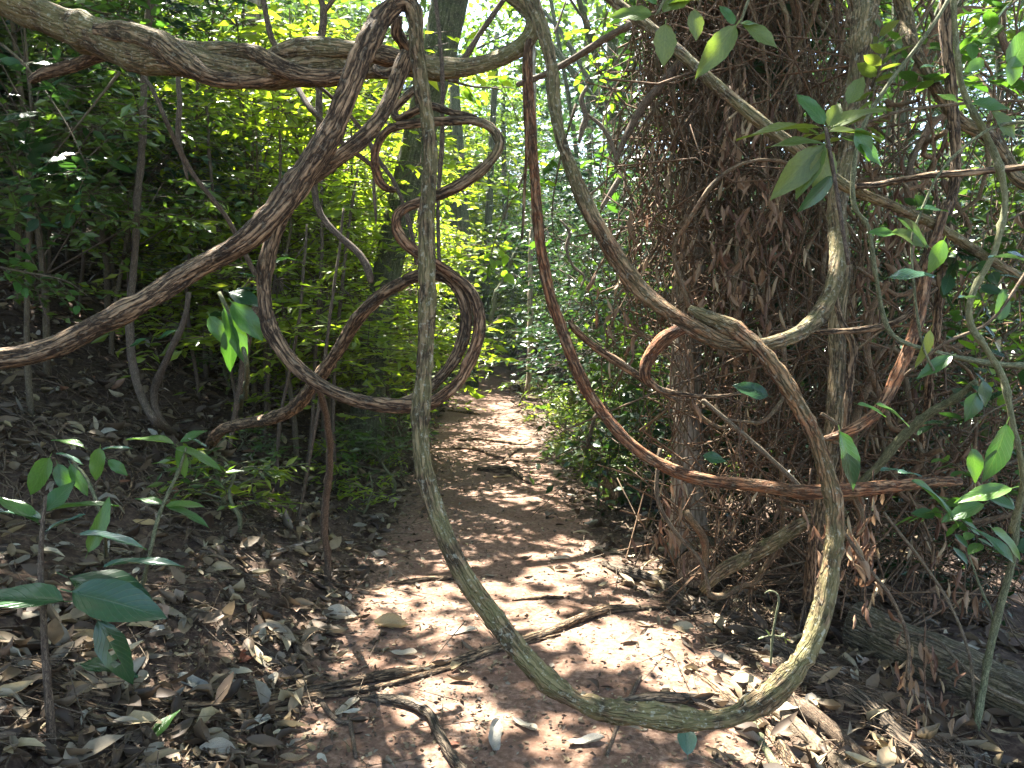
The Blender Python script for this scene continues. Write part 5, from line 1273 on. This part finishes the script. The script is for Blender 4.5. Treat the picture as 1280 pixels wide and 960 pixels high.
while n_l < 265:
    px = rv.uniform(-10, 1290); py = rv.uniform(560, 975)
    p = gpx(px, py); tq = p[0]-path_c(p[1]); hw = path_hw(p[1])
    z_ = 'p' if abs(tq) < hw*.85 else ('l' if tq < 0 else 'r')
    if z_ == 'p' and rv.random() < .8: continue
    d = float(np.dot(p-CAM, CF))
    sz = rv.uniform(.055, .12); vv = int(rv.integers(0, 4))
    lab = ("small " if sz < .075 else "medium sized " if sz < .098 else "large ") + ("nearly flat ", "gently cupped ", "tightly curled ", "rolled ")[vv] + ZL[z_][0] + (", in the foreground" if py > 850 else " beyond the loop" if py < 700 else " at loop distance")
    lay(px, py, 'any', vv, sz*FPX/d, rv.uniform(0, 360), lab, ZL[z_][1], lift=rv.uniform(.004, .018))
    n_l += 1

def litter_pts(n, ylo, yhi, wl, wr, dens_path):
    # trodden soil is swept nearly bare
    pts = []
    y = ylo + (yhi-ylo)*rv.random(n)**1.5
    x = rv.uniform(-1, 1, n)
    side = rv.random(n) < .6
    c = path_c(y)
    x = c + np.where(side, -wl*rv.random(n)**1.1*(.4+y/8), wr*rv.random(n)*(.4+y/8))
    t = np.abs(x-c)-path_hw(y)
    t = np.where((x > c) & (y < 4.4), t-.34*np.clip((4.4-y)/.8, 0, 1), t)
    keep = (t > -.06) | (rv.random(n) < dens_path) | ((t > -.35) & (rv.random(n) < .22))
    x, y = x[keep], y[keep]
    return np.column_stack([x, y, ground(x, y)])
b = Bag()
P = litter_pts(17000, 2.0, 17, 3.6, 3.2, .035)
n = len(P)
lt = np.where(np.abs(P[:, 0]-path_c(P[:, 1])) > path_hw(P[:, 1]), 1.0, .0)
P[:, 2] += rv.uniform(.002, .012, n) + lt*rv.random(n)**2*.03
D = rv.normal(0, 1, (n, 3)); D[:, 2] *= .35
Nn = rv.normal(0, .45, (n, 3))+[0, 0, 1]
Nn[P[:, 0] < path_c(P[:, 1])-path_hw(P[:, 1])] += [.35, 0, 0]
L = rv.uniform(.04, .14, n)*np.where(lt > 0, 1, .55)
rn = rv.random(n); rn = np.where(rv.random(n) < .45, rn*.5, rn)
scatter_leaves(b, 'litter', P, D, Nn, L, L*rv.uniform(.35, .55, n), rn, curl=rv.normal(0, .5, n))
obj("leaf_litter", b.mesh("leaf_litter", [M['dead']], smooth=True), None, None, "brown and tan leaf litter covering the banks", "leaf litter", None, "stuff")
b = Bag()
P = litter_pts(30000, 2.0, 8, 1.9, 1.8, .4)
n = len(P); P[:, 2] += .003
D = rv.normal(0, 1, (n, 3)); D[:, 2] *= .3
L = rv.uniform(.008, .032, n)
scatter_leaves(b, 'small', P, D, rv.normal(0, .5, (n, 3))+[0, 0, 1], L, L*rv.uniform(.3, .9, n), rv.random(n)**1.4*.85)
obj("leaf_crumbs", b.mesh("leaf_crumbs", [M['dead']], smooth=False), None, None, "broken crumbs of leaf and bark on the soil", "leaf litter", None, "stuff")
b = Bag()
P = litter_pts(3600, 2.0, 11, 3.0, 2.6, .07)
n = len(P); D = norm(rv.normal(0, 1, (n, 3))*[1, 1, .25]); L = rv.uniform(.06, .38, n)
P[:, 2] += rv.uniform(.004, .03, n)
q = P - D*L[:, None]/2; e = P + D*L[:, None]/2
for A in (q, e): A[:, 2] = np.maximum(A[:, 2], ground(A[:, 0], A[:, 1])+.002)
twig_prisms(b, q, e, rv.uniform(.001, .0035, n))
obj("twig_litter", b.mesh("twig_litter", [M['straw']]), None, None, "thin dry twigs strewn over the banks", "twigs", None, "stuff")
# strawy fibres along the right edge and on the bank
b = Bag()
for k in range(700):
    if k < 400:
        f = rv.random(); px = 862+f*320+rv.normal(0, 22); py = 725+f*235+rv.normal(0, 12)
        ang = -.75+rv.normal(0, .35)
    else:
        px = rv.uniform(0, 260); py = rv.uniform(440, 640); ang = -1.1+rv.normal(0, .5)
    p = gpx(px, py); L = rv.uniform(.12, .45); m_ = 7
    s = np.linspace(-.5, .5, m_)
    x = p[0]+math.cos(ang)*s*L; y = p[1]+math.sin(ang)*s*L
    x = x+.03*vnoise(s*5, k*3.3); y = y+.03*vnoise(s*5, k*5.1)
    z = ground(x, y)+.006+rv.random()*.05*(1-(2*s)**2)
    tube(b, np.column_stack([x, y, z]), rv.uniform(.001, .003) if k < 400 else rv.uniform(.0015, .005), 4, cap=False, seed=k, moss=0.0, red=0.15)
obj("straw_fibres", b.mesh("straw_fibres", [M['straw']]), None, None, "matted strawy root fibres along the banks", "debris", None, "stuff")

# long thin bare vines standing out before the dark hollow on the right
for k, (lb, pts, w) in enumerate((("pale vine bowing down to the ground right of the great loop", [(1105, 640, 3.0), (1150, 700, 3.0), (1190, 760, 3.0), (1212, 820, 3.0), (1215, 880, 3.0)], 4),
        ("brown vine bowing from the loop's right side into the hollow", [(1050, 660, 2.8), (1085, 710, 2.8), (1115, 750, 2.8), (1135, 800, 2.8), (1135, 850, 2.8)], 5),
        ("thin pale root trailing over the mossy fallen trunk", [(1130, 790, 3.3), (1170, 800, 3.2), (1200, 830, 3.1), (1235, 860, 3.0), (1290, 885, 3.0)], 4),
        ("pale vine slanting behind the red liana's low sweep", [(880, 500, 3.2), (930, 545, 3.2), (980, 590, 3.2), (1010, 620, 3.2)], 6),
        ("brown vine hanging down to the sawn log end", [(825, 560, 3.6), (822, 620, 3.6), (840, 660, 3.6), (875, 700, 3.6), (888, 740, 3.6)], 5),
        ("thin stem standing just right of the path by the red liana", [(735, 560, 6), (738, 545, 6), (745, 520, 6), (760, 515, 6)], 6),
        ("wavy twig bending over the right edge of the tangle", [(1290, 330, 2.4), (1240, 400, 2.4), (1180, 430, 2.4), (1130, 470, 2.5)], 4),
        ("wiry stem running level across the right tangle", [(1060, 165, 2.9), (1120, 140, 2.9), (1200, 130, 2.9), (1300, 125, 2.9)], 4))):
    liana(lb, [(*p_, w, .1) for p_ in pts], name="bare_vine", cat="vine", mat='straw' if k in (0, 2, 3) else 'dead_vine', n=8, step=.03)

# ------------------------------------------------------------------ thin haze added to stand in for glare over the distance
hx = mk_mesh("haze", np.array([[x, y, z] for x in (-155, 155) for y in (-35, 265) for z in (-8.0, 40.0)], float),
             [np.array([[0, 1, 3, 2], [4, 6, 7, 5], [0, 4, 5, 1], [2, 3, 7, 6], [0, 2, 6, 4], [1, 5, 7, 3]])], smooth=False)
hm, hnt, hout = new_mat("glare_haze")
hv = hnt.nodes.new("ShaderNodeVolumePrincipled")
hv.inputs["Color"].default_value = (0.90, 0.95, 1.0, 1)
hv.inputs["Density"].default_value = 0.0007
hv.inputs["Anisotropy"].default_value = 0.5
hnt.links.new(hv.outputs[0], hout.inputs["Volume"])
hx.materials.append(hm)
obj("haze", hx, label="thin haze volume added to veil the whole forest in pale glare", kind="stuff")
